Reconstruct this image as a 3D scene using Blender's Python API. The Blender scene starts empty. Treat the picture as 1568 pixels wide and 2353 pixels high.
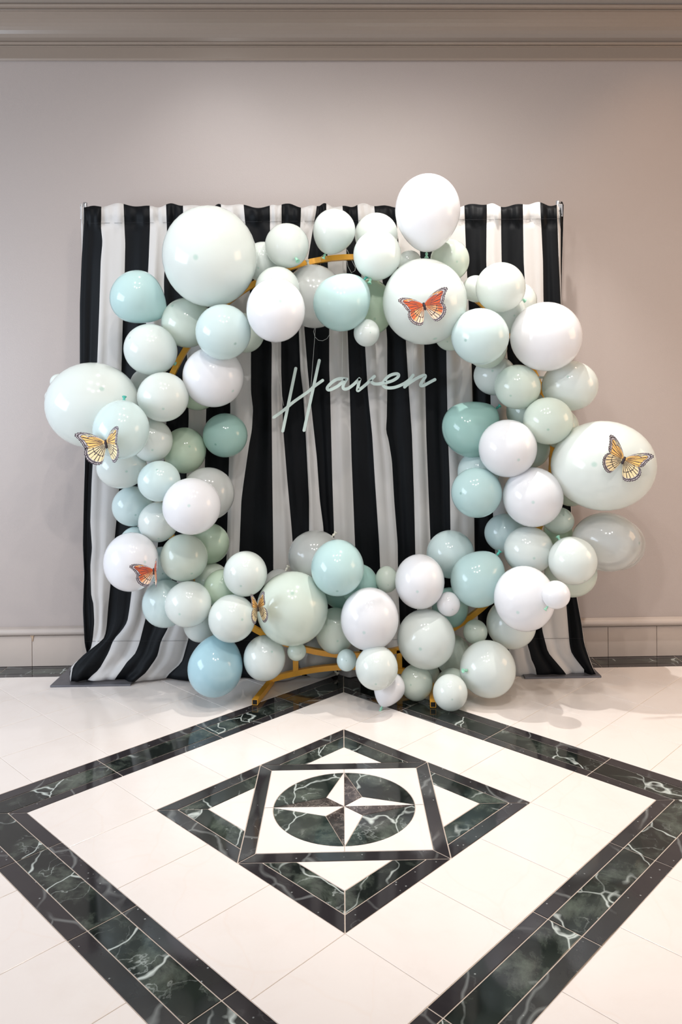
import bpy, bmesh, math, random
from mathutils import Vector, Matrix
from math import sin, cos, pi, sqrt
random.seed(7)
U = 0.3048                      # one floor tile = 12 inches; plan figures below are in tiles

# ------------------------------------------------------------------ camera
W_, H_ = 1568, 2353
F_ = 1754.96
YAW, ROLL = -0.020528, 0.0098556
CAM = Vector((0.01748, -8.63825, 4.42550))
PX, PY = 784 + 38.28, 1176.5 - 223.87
ROT = Matrix.Rotation(YAW, 3, 'Z') @ Matrix.Rotation(ROLL, 3, 'Y')
scene = bpy.context.scene
cam_d = bpy.data.cameras.new('camera')
cam = bpy.data.objects.new('camera', cam_d)
scene.collection.objects.link(cam)
cam_d.sensor_fit = 'VERTICAL'
cam_d.sensor_height = 36
cam_d.sensor_width = 24
cam_d.lens = 36 * F_ / H_
cam_d.shift_x = -38.28 / H_
cam_d.shift_y = -223.87 / H_
cam_d.clip_start = 0.02
cam.matrix_world = Matrix.Translation(CAM * U) @ (ROT @ Matrix.Rotation(pi / 2, 3, 'X')).to_4x4()
scene.camera = cam

# ------------------------------------------------------------------ world + lights
wld = bpy.data.worlds.new('world')
scene.world = wld
wld.use_nodes = True
bg = wld.node_tree.nodes['Background']
bg.inputs[0].default_value = (0.955, 0.97, 1.0, 1)
bg.inputs[1].default_value = 0.80
scene.view_settings.view_transform = 'Standard'
scene.view_settings.look = 'None'
scene.view_settings.gamma = 1
scene.view_settings.use_curve_mapping = False
scene.view_settings.exposure = 0.0

def spot(name, loc, tgt, power, col, size, blend=0.6, rad=0.04):
    l = bpy.data.lights.new(name, 'SPOT')
    l.energy = power; l.color = col; l.spot_size = math.radians(size); l.spot_blend = blend
    l.shadow_soft_size = rad
    o = bpy.data.objects.new(name, l); scene.collection.objects.link(o)
    o.location = Vector(loc) * U
    d = (Vector(tgt) - Vector(loc))
    o.rotation_euler = d.to_track_quat('-Z', 'Y').to_euler()
    return o

def area(name, loc, tgt, power, col, sx, sy):
    l = bpy.data.lights.new(name, 'AREA')
    l.shape = 'RECTANGLE'; l.size = sx * U; l.size_y = sy * U
    l.energy = power; l.color = col
    o = bpy.data.objects.new(name, l); scene.collection.objects.link(o)
    o.location = Vector(loc) * U
    d = (Vector(tgt) - Vector(loc))
    o.rotation_euler = d.to_track_quat('-Z', 'Z').to_euler()
    return o

LIGHTS = [
    spot('ceiling_spot', (-2.9, -1.3, 12.7), (-1.6, 4.0, 3.2), 62, (1.0, 0.98, 0.96), 100, 0.9),
    spot('ceiling_spot', (-0.4, -1.3, 12.7), (0.2, 4.0, 2.4), 52, (1.0, 0.95, 0.89), 95, 0.9),
    spot('ceiling_spot', (2.1, -1.3, 12.7), (2.6, 4.2, 2.0), 72, (1.0, 0.92, 0.82), 95, 0.9),
    spot('wall_side_downlight', (-2.2, 3.0, 13.1), (-2.3, 3.7, 0), 40, (0.97, 0.99, 1.0), 74, 0.9),
    spot('wall_side_downlight', (2.3, 1.9, 13.1), (3.1, 2.7, 0), 260, (1.0, 0.97, 0.93), 62, 0.6, 0.03),
    spot('wall_side_downlight', (5.9, 3.0, 13.1), (5.9, 3.7, 0), 42, (1.0, 0.66, 0.40), 80, 0.9),
    spot('ceiling_spot', (-2.4, -6.0, 12.7), (-0.8, 0.2, 0), 75, (1.0, 0.96, 0.93), 125, 0.8),
    spot('ceiling_spot', (2.4, -6.0, 12.7), (0.8, 0.2, 0), 75, (1.0, 0.95, 0.91), 125, 0.8),
    spot('ceiling_spot', (0.0, -7.5, 12.7), (0.2, 3.2, 2.2), 120, (1.0, 0.97, 0.94), 80, 0.9),
    area('left_window_daylight', (-13, -3, 5.5), (-2, 3.5, 2.5), 108, (0.70, 0.84, 1.0), 4.5, 8),
    area('right_hall_lamp', (14, 0, 6.5), (3, 4.2, 2.0), 42, (1.0, 0.64, 0.36), 4.5, 5),
]

# ------------------------------------------------------------------ helpers
COL = scene.collection

def at(x, y, Y):
    """point (metres) where the sight line of photo pixel x,y meets depth Y (tiles)"""
    d = ROT @ Vector(((x - PX) / F_, 1, -(y - PY) / F_))
    t = (Y - CAM.y) / d.y
    return (CAM + d * t) * U

def tag(o, label=None, cat=None, group=None, kind=None):
    if label: o['label'] = label
    if cat: o['category'] = cat
    if group: o['group'] = group
    if kind: o['kind'] = kind
    return o

def empty(name, loc, label=None, cat=None, group=None, kind=None):
    o = bpy.data.objects.new(name, None)
    o.empty_display_size = 0.05
    COL.objects.link(o); o.location = loc
    return tag(o, label, cat, group, kind)

def link(name, me, mat, parent=None, loc=(0, 0, 0)):
    o = bpy.data.objects.new(name, me)
    COL.objects.link(o)
    o.location = loc
    if mat is not None and len(me.materials) == 0:
        me.materials.append(mat)
    if parent is not None:
        o.parent = parent
    return o

def mesh(name, verts, faces, smooth=False):
    me = bpy.data.meshes.new(name)
    me.from_pydata([tuple(v) for v in verts], [], faces)
    me.update()
    if smooth:
        me.polygons.foreach_set('use_smooth', [True] * len(me.polygons))
    return me

def box_vf(x0, x1, y0, y1, z0, z1, b=0.0):
    bm = bmesh.new()
    bmesh.ops.create_cube(bm, size=1)
    for v in bm.verts:
        v.co = Vector(((x0 + x1) / 2 + v.co.x * (x1 - x0), (y0 + y1) / 2 + v.co.y * (y1 - y0), (z0 + z1) / 2 + v.co.z * (z1 - z0)))
    if b:
        bmesh.ops.bevel(bm, geom=bm.edges[:], offset=b, segments=2, affect='EDGES', profile=0.5)
    me = bpy.data.meshes.new('box')
    bm.to_mesh(me); bm.free()
    return me

def lathe(profile, n=32):
    """profile [(r,z)...] around Z"""
    vs, fs = [], []
    rows = []
    for r, z in profile:
        if r < 1e-6:
            rows.append([len(vs)]); vs.append((0, 0, z))
        else:
            rows.append(list(range(len(vs), len(vs) + n)))
            for k in range(n):
                a = 2 * pi * k / n
                vs.append((r * cos(a), r * sin(a), z))
    for a, b in zip(rows, rows[1:]):
        for k in range(n):
            k2 = (k + 1) % n
            if len(a) == 1: fs.append((a[0], b[k2], b[k]))
            elif len(b) == 1: fs.append((a[k], a[k2], b[0]))
            else: fs.append((a[k], a[k2], b[k2], b[k]))
    # orientation outwards when z decreases
    return vs, fs if profile[0][1] < profile[-1][1] else [tuple(reversed(f)) for f in fs]

def sweep(path, r, n=4, closed=False, up=Vector((0, 1, 0)), phase=pi / 4, caps=True):
    """tube with an n-sided section along path; n=4 gives square tube of half diagonal r"""
    vs, fs = [], []
    m = len(path)
    for i, p in enumerate(path):
        if closed:
            t = (path[(i + 1) % m] - path[i - 1]).normalized()
        else:
            t = (path[min(i + 1, m - 1)] - path[max(i - 1, 0)]).normalized()
        a = up - t * up.dot(t)
        if a.length < 1e-4: a = Vector((1, 0, 0)) - t * t.x
        a.normalize(); b = t.cross(a)
        for k in range(n):
            q = phase + 2 * pi * k / n
            vs.append(p + (a * cos(q) + b * sin(q)) * r)
    for i in range(m if closed else m - 1):
        j = (i + 1) % m
        for k in range(n):
            k2 = (k + 1) % n
            fs.append((i * n + k, i * n + k2, j * n + k2, j * n + k))
    if not closed and caps:
        fs.append(tuple(reversed(range(n)))); fs.append(tuple((m - 1) * n + k for k in range(n)))
    return vs, fs

# ------------------------------------------------------------------ materials
def new_mat(name):
    m = bpy.data.materials.new(name)
    m.use_nodes = True
    nt = m.node_tree
    return m, nt, nt.nodes, nt.links, nt.nodes['Principled BSDF']

def sr(r, g, b):
    def f(c):
        c /= 255
        return c / 12.92 if c <= 0.04045 else ((c + 0.055) / 1.055) ** 2.4
    return (f(r), f(g), f(b), 1)

def simple(name, col, rough=0.5, metal=0.0, noise=0.0, scale=40, bump=0.0, coat=0.0, spec=0.5):
    m, nt, N, L, P = new_mat(name)
    P.inputs['Base Color'].default_value = col
    P.inputs['Roughness'].default_value = rough
    P.inputs['Metallic'].default_value = metal
    P.inputs['Coat Weight'].default_value = coat
    P.inputs['Specular IOR Level'].default_value = spec
    tc = N.new('ShaderNodeTexCoord')
    nz = N.new('ShaderNodeTexNoise'); nz.inputs['Scale'].default_value = scale; nz.inputs['Detail'].default_value = 5
    L.new(tc.outputs['Object'], nz.inputs['Vector'])
    if noise:
        mx = N.new('ShaderNodeMix'); mx.data_type = 'RGBA'
        mx.inputs[6].default_value = tuple(c * (1 - noise) for c in col[:3]) + (1,)
        mx.inputs[7].default_value = tuple(min(1, c * (1 + noise)) for c in col[:3]) + (1,)
        L.new(nz.outputs[0], mx.inputs[0]); L.new(mx.outputs[2], P.inputs['Base Color'])
    if bump:
        bp = N.new('ShaderNodeBump'); bp.inputs['Strength'].default_value = bump; bp.inputs['Distance'].default_value = 0.002
        L.new(nz.outputs[0], bp.inputs['Height']); L.new(bp.outputs[0], P.inputs['Normal'])
    return m

def marble(name, base, base2, vein, vein_amt, rough=0.06, scale=5.0, speck=0.0, cloud=0.5):
    """dark polished marble: cloudy ground, sharp ridged veins, offset per tile"""
    m, nt, N, L, P = new_mat(name)
    P.inputs['Roughness'].default_value = rough
    P.inputs['Specular IOR Level'].default_value = 0.5
    geo = N.new('ShaderNodeNewGeometry')
    oi = N.new('ShaderNodeObjectInfo')
    mul = N.new('ShaderNodeVectorMath'); mul.operation = 'SCALE'
    comb = N.new('ShaderNodeCombineXYZ')
    for k, f in enumerate((37.0, 91.0, 53.0)):
        mm = N.new('ShaderNodeMath'); mm.operation = 'MULTIPLY'; mm.inputs[1].default_value = f
        L.new(oi.outputs['Random'], mm.inputs[0]); L.new(mm.outputs[0], comb.inputs[k])
    add = N.new('ShaderNodeVectorMath'); add.operation = 'ADD'
    L.new(geo.outputs['Position'], add.inputs[0]); L.new(comb.outputs[0], add.inputs[1])
    n1 = N.new('ShaderNodeTexNoise'); n1.inputs['Scale'].default_value = scale; n1.inputs['Detail'].default_value = 3
    n1.inputs['Distortion'].default_value = 0.6
    L.new(add.outputs[0], n1.inputs['Vector'])
    def ridge(src, width):
        s = N.new('ShaderNodeMath'); s.operation = 'SUBTRACT'; s.inputs[1].default_value = 0.5
        a = N.new('ShaderNodeMath'); a.operation = 'ABSOLUTE'
        L.new(src, s.inputs[0]); L.new(s.outputs[0], a.inputs[0])
        r = N.new('ShaderNodeMapRange'); r.inputs[1].default_value = 0; r.inputs[2].default_value = width
        r.inputs[3].default_value = 1; r.inputs[4].default_value = 0
        L.new(a.outputs[0], r.inputs[0]); return r.outputs[0]
    # fractures: edges of stretched, slightly warped cells
    wv = N.new('ShaderNodeTexNoise'); wv.inputs['Scale'].default_value = scale * 1.6; wv.inputs['Detail'].default_value = 3
    L.new(add.outputs[0], wv.inputs['Vector'])
    wm = N.new('ShaderNodeVectorMath'); wm.operation = 'SCALE'; wm.inputs['Scale'].default_value = 0.16
    L.new(wv.outputs['Color'], wm.inputs[0])
    wa = N.new('ShaderNodeVectorMath'); wa.operation = 'ADD'
    L.new(add.outputs[0], wa.inputs[0]); L.new(wm.outputs[0], wa.inputs[1])
    wp = N.new('ShaderNodeMapping'); wp.inputs['Scale'].default_value = (1.0, 0.55, 1.0); wp.inputs['Rotation'].default_value = (0, 0, 0.5)
    L.new(wa.outputs[0], wp.inputs[0])
    vr = N.new('ShaderNodeTexVoronoi'); vr.feature = 'DISTANCE_TO_EDGE'; vr.inputs['Scale'].default_value = scale * 1.7
    L.new(wp.outputs[0], vr.inputs['Vector'])
    rr = N.new('ShaderNodeMapRange'); rr.inputs[1].default_value = 0.0; rr.inputs[2].default_value = 0.018
    rr.inputs[3].default_value = 1; rr.inputs[4].default_value = 0
    L.new(vr.outputs['Distance'], rr.inputs[0])
    r1 = rr.outputs[0]
    n2 = N.new('ShaderNodeTexNoise'); n2.inputs['Scale'].default_value = scale * 3.1; n2.inputs['Detail'].default_value = 6
    n2.inputs['Distortion'].default_value = 0.25
    L.new(add.outputs[0], n2.inputs['Vector'])
    r2 = ridge(n2.outputs[0], 0.014)
    # where veins thicken
    n3 = N.new('ShaderNodeTexNoise'); n3.inputs['Scale'].default_value = scale * 1.1; n3.inputs['Detail'].default_value = 5
    off = N.new('ShaderNodeVectorMath'); off.operation = 'ADD'; off.inputs[1].default_value = (3.1, 7.7, 1.2)
    L.new(add.outputs[0], off.inputs[0]); L.new(off.outputs[0], n3.inputs['Vector'])
    g = N.new('ShaderNodeMapRange'); g.inputs[1].default_value = 0.52; g.inputs[2].default_value = 0.68; g.inputs[4].default_value = 0.45
    L.new(n3.outputs[0], g.inputs[0])
    g2 = N.new('ShaderNodeMath'); g2.operation = 'MULTIPLY'; g2.use_clamp = True; L.new(r2, g2.inputs[0]); L.new(g.outputs[0], g2.inputs[1])
    gate = N.new('ShaderNodeMapRange'); gate.inputs[1].default_value = 0.42; gate.inputs[2].default_value = 0.55
    L.new(n3.outputs[0], gate.inputs[0])
    g1 = N.new('ShaderNodeMath'); g1.operation = 'MULTIPLY'; L.new(r1, g1.inputs[0]); L.new(gate.outputs[0], g1.inputs[1])
    mxv = N.new('ShaderNodeMath'); mxv.operation = 'MAXIMUM'; L.new(g1.outputs[0], mxv.inputs[0]); L.new(g2.outputs[0], mxv.inputs[1])
    amt = N.new('ShaderNodeMath'); amt.operation = 'MULTIPLY'; amt.inputs[1].default_value = vein_amt
    amt.use_clamp = True
    L.new(mxv.outputs[0], amt.inputs[0])
    # cloudy ground
    n4 = N.new('ShaderNodeTexNoise'); n4.inputs['Scale'].default_value = scale * 2.2; n4.inputs['Detail'].default_value = 9
    n4.inputs['Roughness'].default_value = 0.7; n4.inputs['Distortion'].default_value = 0.4
    L.new(off.outputs[0], n4.inputs['Vector'])
    c4 = N.new('ShaderNodeMapRange'); c4.inputs[1].default_value = 0.48; c4.inputs[2].default_value = 0.78; c4.inputs[4].default_value = cloud
    L.new(n4.outputs[0], c4.inputs[0])
    mx = N.new('ShaderNodeMix'); mx.data_type = 'RGBA'
    mx.inputs[6].default_value = base; mx.inputs[7].default_value = base2
    L.new(c4.outputs[0], mx.inputs[0])
    last = mx.outputs[2]
    if speck:
        vo = N.new('ShaderNodeTexVoronoi'); vo.inputs['Scale'].default_value = scale * 14
        L.new(add.outputs[0], vo.inputs['Vector'])
        sp = N.new('ShaderNodeMapRange'); sp.inputs[1].default_value = 0.10; sp.inputs[2].default_value = 0.04
        sp.inputs[3].default_value = 0; sp.inputs[4].default_value = speck
        L.new(vo.outputs['Distance'], sp.inputs[0])
        m3 = N.new('ShaderNodeMix'); m3.data_type = 'RGBA'; m3.inputs[7].default_value = vein
        L.new(sp.outputs[0], m3.inputs[0]); L.new(last, m3.inputs[6]); last = m3.outputs[2]
    m2 = N.new('ShaderNodeMix'); m2.data_type = 'RGBA'; m2.inputs[7].default_value = vein
    L.new(amt.outputs[0], m2.inputs[0]); L.new(last, m2.inputs[6])
    L.new(m2.outputs[2], P.inputs['Base Color'])
    return m

M_CREAM = marble('cream_marble', sr(228, 219, 213), sr(220, 208, 200), sr(222, 200, 184), 0.14, 0.16, 2.2, 0.0, 0.5)
M_GREEN = marble('green_marble', sr(26, 30, 28), sr(98, 106, 96), sr(205, 213, 208), 0.85, 0.06, 3.2, 0.0, 1.0)
M_DARK = marble('dark_marble', sr(44, 41, 43), sr(60, 57, 57), sr(176, 180, 178), 0.30, 0.07, 2.2, 0.6, 0.6)
M_BROWN = marble('brown_marble', sr(52, 42, 40), sr(120, 110, 104), sr(190, 176, 166), 0.9, 0.06, 14.0, 0.0, 1.0)
M_GROUT = simple('grout', sr(198, 184, 172), 0.85, 0, 0.15, 90, 0.2)
M_WALL = simple('wall_paint', sr(166, 155, 150), 0.42, 0, 0.03, 260, 0.25)
M_TRIM = simple('trim_paint', sr(140, 127, 116), 0.26, 0, 0.02, 60, 0.05)
M_RAIL = simple('rail_paint', sr(176, 164, 156), 0.35, 0, 0.02, 60, 0.05)
M_CEIL = simple('ceiling_paint', sr(140, 128, 118), 0.7, 0, 0.02, 60, 0.05)
M_STONE = simple('base_stone', sr(184, 170, 160), 0.35, 0, 0.07, 9, 0.15)
M_STEEL = simple('plate_steel', sr(112, 112, 118), 0.38, 0.6, 0.25, 14, 0.15)
M_CHROME = simple('pole_metal', sr(190, 192, 196), 0.3, 0.8, 0.05, 30, 0.0)
M_GOLD = simple('gold_paint', sr(240, 172, 58), 0.32, 0.12, 0.12, 22, 0.12)
M_HOLE_SHADE = simple('tube_inside_shade', sr(24, 18, 12), 0.9)  # near-black colour standing in for the shade inside a hollow tube
M_SIGN = simple('sign_acrylic', sr(194, 209, 203), 0.35, 0, 0.02, 30, 0.0)
M_LINE = simple('fishing_line', sr(205, 208, 205), 0.3)
M_THREAD = simple('seam_thread', sr(58, 58, 60), 0.9, spec=0.05)
M_TAPE = simple('clear_tape', sr(226, 230, 226), 0.25)

def cloth(name, col, rough, sheen, trans):
    m, nt, N, L, P = new_mat(name)
    P.inputs['Base Color'].default_value = col
    P.inputs['Roughness'].default_value = rough
    P.inputs['Sheen Weight'].default_value = sheen
    P.inputs['Specular IOR Level'].default_value = 0.12
    tc = N.new('ShaderNodeTexCoord')
    mp = N.new('ShaderNodeMapping'); mp.inputs['Scale'].default_value = (1, 1, 0.35)
    nz = N.new('ShaderNodeTexNoise'); nz.inputs['Scale'].default_value = 7; nz.inputs['Detail'].default_value = 4
    L.new(tc.outputs['Object'], mp.inputs[0]); L.new(mp.outputs[0], nz.inputs['Vector'])
    nf = N.new('ShaderNodeTexNoise'); nf.inputs['Scale'].default_value = 420; nf.inputs['Detail'].default_value = 2
    L.new(tc.outputs['Object'], nf.inputs['Vector'])
    b1 = N.new('ShaderNodeBump'); b1.inputs['Strength'].default_value = 0.2; b1.inputs['Distance'].default_value = 0.02
    b2 = N.new('ShaderNodeBump'); b2.inputs['Strength'].default_value = 0.15; b2.inputs['Distance'].default_value = 0.001
    L.new(nz.outputs[0], b1.inputs['Height']); L.new(nf.outputs[0], b2.inputs['Height'])
    L.new(b1.outputs[0], b2.inputs['Normal']); L.new(b2.outputs[0], P.inputs['Normal'])
    if trans:
        tr = N.new('ShaderNodeBsdfTranslucent'); tr.inputs[0].default_value = col
        mx = N.new('ShaderNodeMixShader'); mx.inputs[0].default_value = trans
        out = N['Material Output']
        L.new(P.outputs[0], mx.inputs[1]); L.new(tr.outputs[0], mx.inputs[2]); L.new(mx.outputs[0], out.inputs[0])
    return m
M_BLACK = cloth('black_satin', sr(9, 11, 14), 0.55, 0.0, 0)
M_WHITE = cloth('white_satin', sr(200, 197, 195), 0.6, 0.1, 0.15)

def rubber(name, col, clear=0.0, trans=0.35, dot=0.75):
    m, nt, N, L, P = new_mat(name)
    N.remove(P)
    out = N['Material Output']
    tc = N.new('ShaderNodeTexCoord')
    # thicker rubber at the crown of the balloon shows as a small darker dot
    sep = N.new('ShaderNodeSeparateXYZ'); L.new(tc.outputs['Object'], sep.inputs[0])
    le = N.new('ShaderNodeCombineXYZ'); L.new(sep.outputs[0], le.inputs[0]); L.new(sep.outputs[1], le.inputs[1])
    ln = N.new('ShaderNodeVectorMath'); ln.operation = 'LENGTH'; L.new(le.outputs[0], ln.inputs[0])
    mr = N.new('ShaderNodeMapRange'); mr.inputs[1].default_value = 0.07; mr.inputs[2].default_value = 0.03
    mr.inputs[3].default_value = 0; mr.inputs[4].default_value = 1
    L.new(ln.outputs['Value'], mr.inputs[0])
    gz = N.new('ShaderNodeMath'); gz.operation = 'GREATER_THAN'; gz.inputs[1].default_value = 0
    L.new(sep.outputs[2], gz.inputs[0])
    dm = N.new('ShaderNodeMath'); dm.operation = 'MULTIPLY'; L.new(mr.outputs[0], dm.inputs[0]); L.new(gz.outputs[0], dm.inputs[1])
    mx = N.new('ShaderNodeMix'); mx.data_type = 'RGBA'
    mx.inputs[6].default_value = col
    mx.inputs[7].default_value = (col[0] * dot * 0.85, col[1] * dot, col[2] * dot * 0.95, 1)
    L.new(dm.outputs[0], mx.inputs[0])
    df = N.new('ShaderNodeBsdfDiffuse'); L.new(mx.outputs[2], df.inputs[0])
    tr = N.new('ShaderNodeBsdfTranslucent'); L.new(mx.outputs[2], tr.inputs[0])
    ms = N.new('ShaderNodeMixShader'); ms.inputs[0].default_value = trans
    L.new(df.outputs[0], ms.inputs[1]); L.new(tr.outputs[0], ms.inputs[2])
    last = ms.outputs[0]
    if clear:
        tp = N.new('ShaderNodeBsdfTransparent'); tp.inputs[0].default_value = (0.9, 0.93, 0.92, 1)
        mc = N.new('ShaderNodeMixShader'); mc.inputs[0].default_value = clear
        L.new(last, mc.inputs[1]); L.new(tp.outputs[0], mc.inputs[2]); last = mc.outputs[0]
    gl = N.new('ShaderNodeBsdfGlossy'); gl.inputs['Roughness'].default_value = 0.11
    gl.inputs[0].default_value = (1, 1, 1, 1)
    fr = N.new('ShaderNodeFresnel'); fr.inputs[0].default_value = 1.42
    mg = N.new('ShaderNodeMixShader'); L.new(fr.outputs[0], mg.inputs[0])
    L.new(last, mg.inputs[1]); L.new(gl.outputs[0], mg.inputs[2])
    L.new(mg.outputs[0], out.inputs[0])
    return m
BC = {
    'W': rubber('balloon_white', sr(245, 245, 248), 0, 0.3, 0.9),
    'M': rubber('balloon_mint_white', sr(236, 243, 239), 0.0, 0.35, 0.86),
    'G': rubber('balloon_pale_sage', sr(227, 238, 227), 0.0, 0.38, 0.86),
    'S': rubber('balloon_sage', sr(212, 231, 209), 0.0, 0.4, 0.86),
    'A': rubber('balloon_aqua', sr(206, 234, 233), 0.0, 0.38),
    'P': rubber('balloon_pale_aqua', sr(224, 241, 240), 0.0, 0.36),
    'T': rubber('balloon_teal', sr(180, 218, 210), 0.0, 0.38),
    'B': rubber('balloon_blue', sr(190, 226, 236), 0.0, 0.36),
    'C': rubber('balloon_clear_white', sr(238, 240, 238), 0.3, 0.45),
}
KC = {
    'W': simple('knot_white', sr(226, 226, 222), 0.4), 'C': simple('knot_cream', sr(226, 222, 208), 0.4),
    'M': simple('knot_mint', sr(150, 205, 178), 0.4), 'G': simple('knot_sage', sr(130, 190, 158), 0.4),
    'A': simple('knot_aqua', sr(70, 165, 150), 0.4),
}
for a_, b_ in (('S', 'G'), ('P', 'A'), ('T', 'A'), ('B', 'A')):
    KC[a_] = KC[b_]
KC['W'] = KC['M']

# ------------------------------------------------------------------ setting: walls, ceiling, trim
WY = 5.11                                       # wall face, tiles
def box(name, x0, x1, y0, y1, z0, z1, mat, parent=None, b=0.0, kind=None):
    cx, cy, cz = (x0 + x1) / 2, (y0 + y1) / 2, z0
    me = box_vf((x0 - cx) * U, (x1 - cx) * U, (y0 - cy) * U, (y1 - cy) * U, 0, (z1 - z0) * U, b * U)
    o = link(name, me, mat, parent, (cx * U, cy * U, cz * U))
    if kind: o['kind'] = kind
    return o

box('wall_back', -16, 17, WY, WY + 0.6, 0.0, 13.2, M_WALL, kind='structure')
box('ceiling', -16, 17, -14, WY + 0.6, 13.2, 13.7, M_CEIL, kind='structure')

def extrude_x(name, prof, x0, x1, mat, parent=None, kind='structure', cap=True):
    """closed profile [(y,z)] in tiles, extruded along X"""
    n = len(prof)
    vs = [(x0 * U, y * U, z * U) for y, z in prof] + [(x1 * U, y * U, z * U) for y, z in prof]
    fs = [(i, (i + 1) % n, n + (i + 1) % n, n + i) for i in range(n)]
    if cap: fs += [tuple(range(n)), tuple(reversed(range(n, 2 * n)))]
    me = mesh(name, vs, fs)
    bm = bmesh.new(); bm.from_mesh(me); bmesh.ops.recalc_face_normals(bm, faces=bm.faces); bm.to_mesh(me); bm.free()
    o = link(name, me, mat, parent)
    if kind: o['kind'] = kind
    return o

def zat(y, off):                                # height of photo row y (at mid frame) for a face standing off the wall
    d = ROT @ Vector(((784 - PX) / F_, 1, -(y - PY) / F_))
    t = (WY - off - CAM.y) / d.y
    return CAM.z + d.z * t

def bead(y_low, y_high, off, r=0.045, n=7):
    z0, z1 = zat(y_low, off), zat(y_high, off)
    out = []
    for k in range(n + 1):
        a = -pi / 2 + pi * k / n
        out.append((WY - off - r * cos(a), (z0 + z1) / 2 + (z1 - z0) / 2 * sin(a)))
    return out
prof = [(WY + 0.02, zat(139, 0)), (WY - 0.05, zat(139, 0.05)), (WY - 0.07, zat(134, 0.07)), (WY - 0.07, zat(109, 0.07))]
prof += bead(108, 105.5, 0.08, 0.02, 4) + bead(104.5, 97.5, 0.09, 0.06)
prof += [(WY - 0.09, zat(96, 0.09))]
for k in range(9):                              # the cove swings out towards the ceiling
    s = k / 8
    prof.append((WY - 0.09 - 0.30 * (1 - cos(s * pi / 2)), zat(95 - 68 * s, 0.09 + 0.30 * (1 - cos(s * pi / 2)))))
prof += bead(25.5, 22.5, 0.41, 0.02, 4) + bead(21, 11, 0.42, 0.08)
prof += [(WY - 0.44, zat(8, 0.44)), (WY - 0.5, zat(-20, 0.5)), (WY - 0.9, 13.2), (WY + 0.02, 13.2)]
extrude_x('trim_crown', prof, -16, 17, M_TRIM)

rp = [(WY, 0.556), (WY - 0.05, 0.552)]
for k in range(9):
    a = -pi / 2 + pi * k / 8
    rp.append((WY - 0.07 - 0.06 * cos(a), 0.625 + 0.066 * sin(a)))
rp += [(WY - 0.03, 0.700), (WY, 0.702)]
extrude_x('trim_rail', rp, -16, 17, M_RAIL)

# stone base of separate panels under the rail
base = empty('baseboard_back', (0, WY * U, 0), kind='structure')
box('backing', -16, 17, -0.02, 0.0, 0.0, 0.55, M_GROUT, base)
base.children[0].location.y = -0.006 * U
jx = [-6.0 - 0.9 * k for k in range(3)][::-1]
jl = at(74.5, 1490, WY - 0.03).x / U
jr1 = at(1397.5, 1490, WY - 0.03).x / U; jr2 = at(1509.5, 1490, WY - 0.03).x / U
joints = [jl - 1.0, jl, jl + 1.0, jl + 2.0, jl + 3, jl + 4, jl + 5, jl + 6, jl + 7, jr1 - 1.8, jr1 - 0.9, jr1, jr2, jr2 + 0.9, jr2 + 1.8]
joints = sorted(j for j in joints)
for i, (a, b) in enumerate(zip(joints, joints[1:])):
    if b - a < 0.25: continue
    g = 0.004
    o = box('stone_panel', a + g, b - g, -0.045, -0.012, 0.004, 0.545, M_STONE, base, 0.004)
    o.location.y = (-0.03) * U
# chipped plaster at the head of the left joint
bm = bmesh.new()
pts = [(486, 1458), (552, 1458), (549, 1470), (540, 1478), (535, 1494), (529, 1494), (524, 1476), (500, 1468)]
ch = [at(68 + (x - 486) / 7.13, 1457.8 + (y - 1458) / 2.2, WY - 0.062) for x, y in pts]
n = len(ch); vs = ch + [c + Vector((0, 0.004, 0)) for c in ch]
me = mesh('chip', [v - Vector((0, WY * U, 0)) for v in vs], [tuple(range(n)), tuple(reversed(range(n, 2 * n)))] + [(i, n + i, n + (i + 1) % n, (i + 1) % n) for i in range(n)])
link('chipped_filler', me, simple('filler', sr(196, 168, 140), 0.8, 0, 0.2, 60), base)
bm.free()

# ------------------------------------------------------------------ the marble floor, piece by piece
floor = box('floor', -16, 17, -14, WY + 0.6, -0.3, -0.006, M_GROUT, kind='structure')
FZ = floor.location.copy()
R2 = sqrt(0.5)
def uv(u, v): return ((u - v) * R2, (u + v) * R2)

def clip(poly, n, c):
    """keep the side where p.n <= c"""
    out = []
    for i in range(len(poly)):
        a, b = poly[i - 1], poly[i]
        da = a[0] * n[0] + a[1] * n[1] - c; db = b[0] * n[0] + b[1] * n[1] - c
        if (da <= 0) != (db <= 0):
            t = da / (da - db)
            out.append((a[0] + (b[0] - a[0]) * t, a[1] + (b[1] - a[1]) * t))
        if db <= 0: out.append(b)
    return out

def parea(p):
    return sum(p[i - 1][0] * p[i][1] - p[i][0] * p[i - 1][1] for i in range(len(p))) / 2

def inset(poly, d):
    n = len(poly); out = []
    for i in range(n):
        p0, p1, p2 = Vector(poly[i - 1]), Vector(poly[i]), Vector(poly[(i + 1) % n])
        e1 = (p1 - p0).normalized(); e2 = (p2 - p1).normalized()
        n1 = Vector((-e1.y, e1.x)); n2 = Vector((-e2.y, e2.x))
        den = 1 + n1.dot(n2)
        out.append(tuple(p1 + (n1 + n2) * (d / max(den, 0.25))))
    return out

def clean(poly):
    out = []
    for p in poly:
        if not out or (Vector(p) - Vector(out[-1])).length > 1e-4: out.append(p)
    if len(out) > 1 and (Vector(out[0]) - Vector(out[-1])).length < 1e-4: out.pop()
    return out

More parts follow.
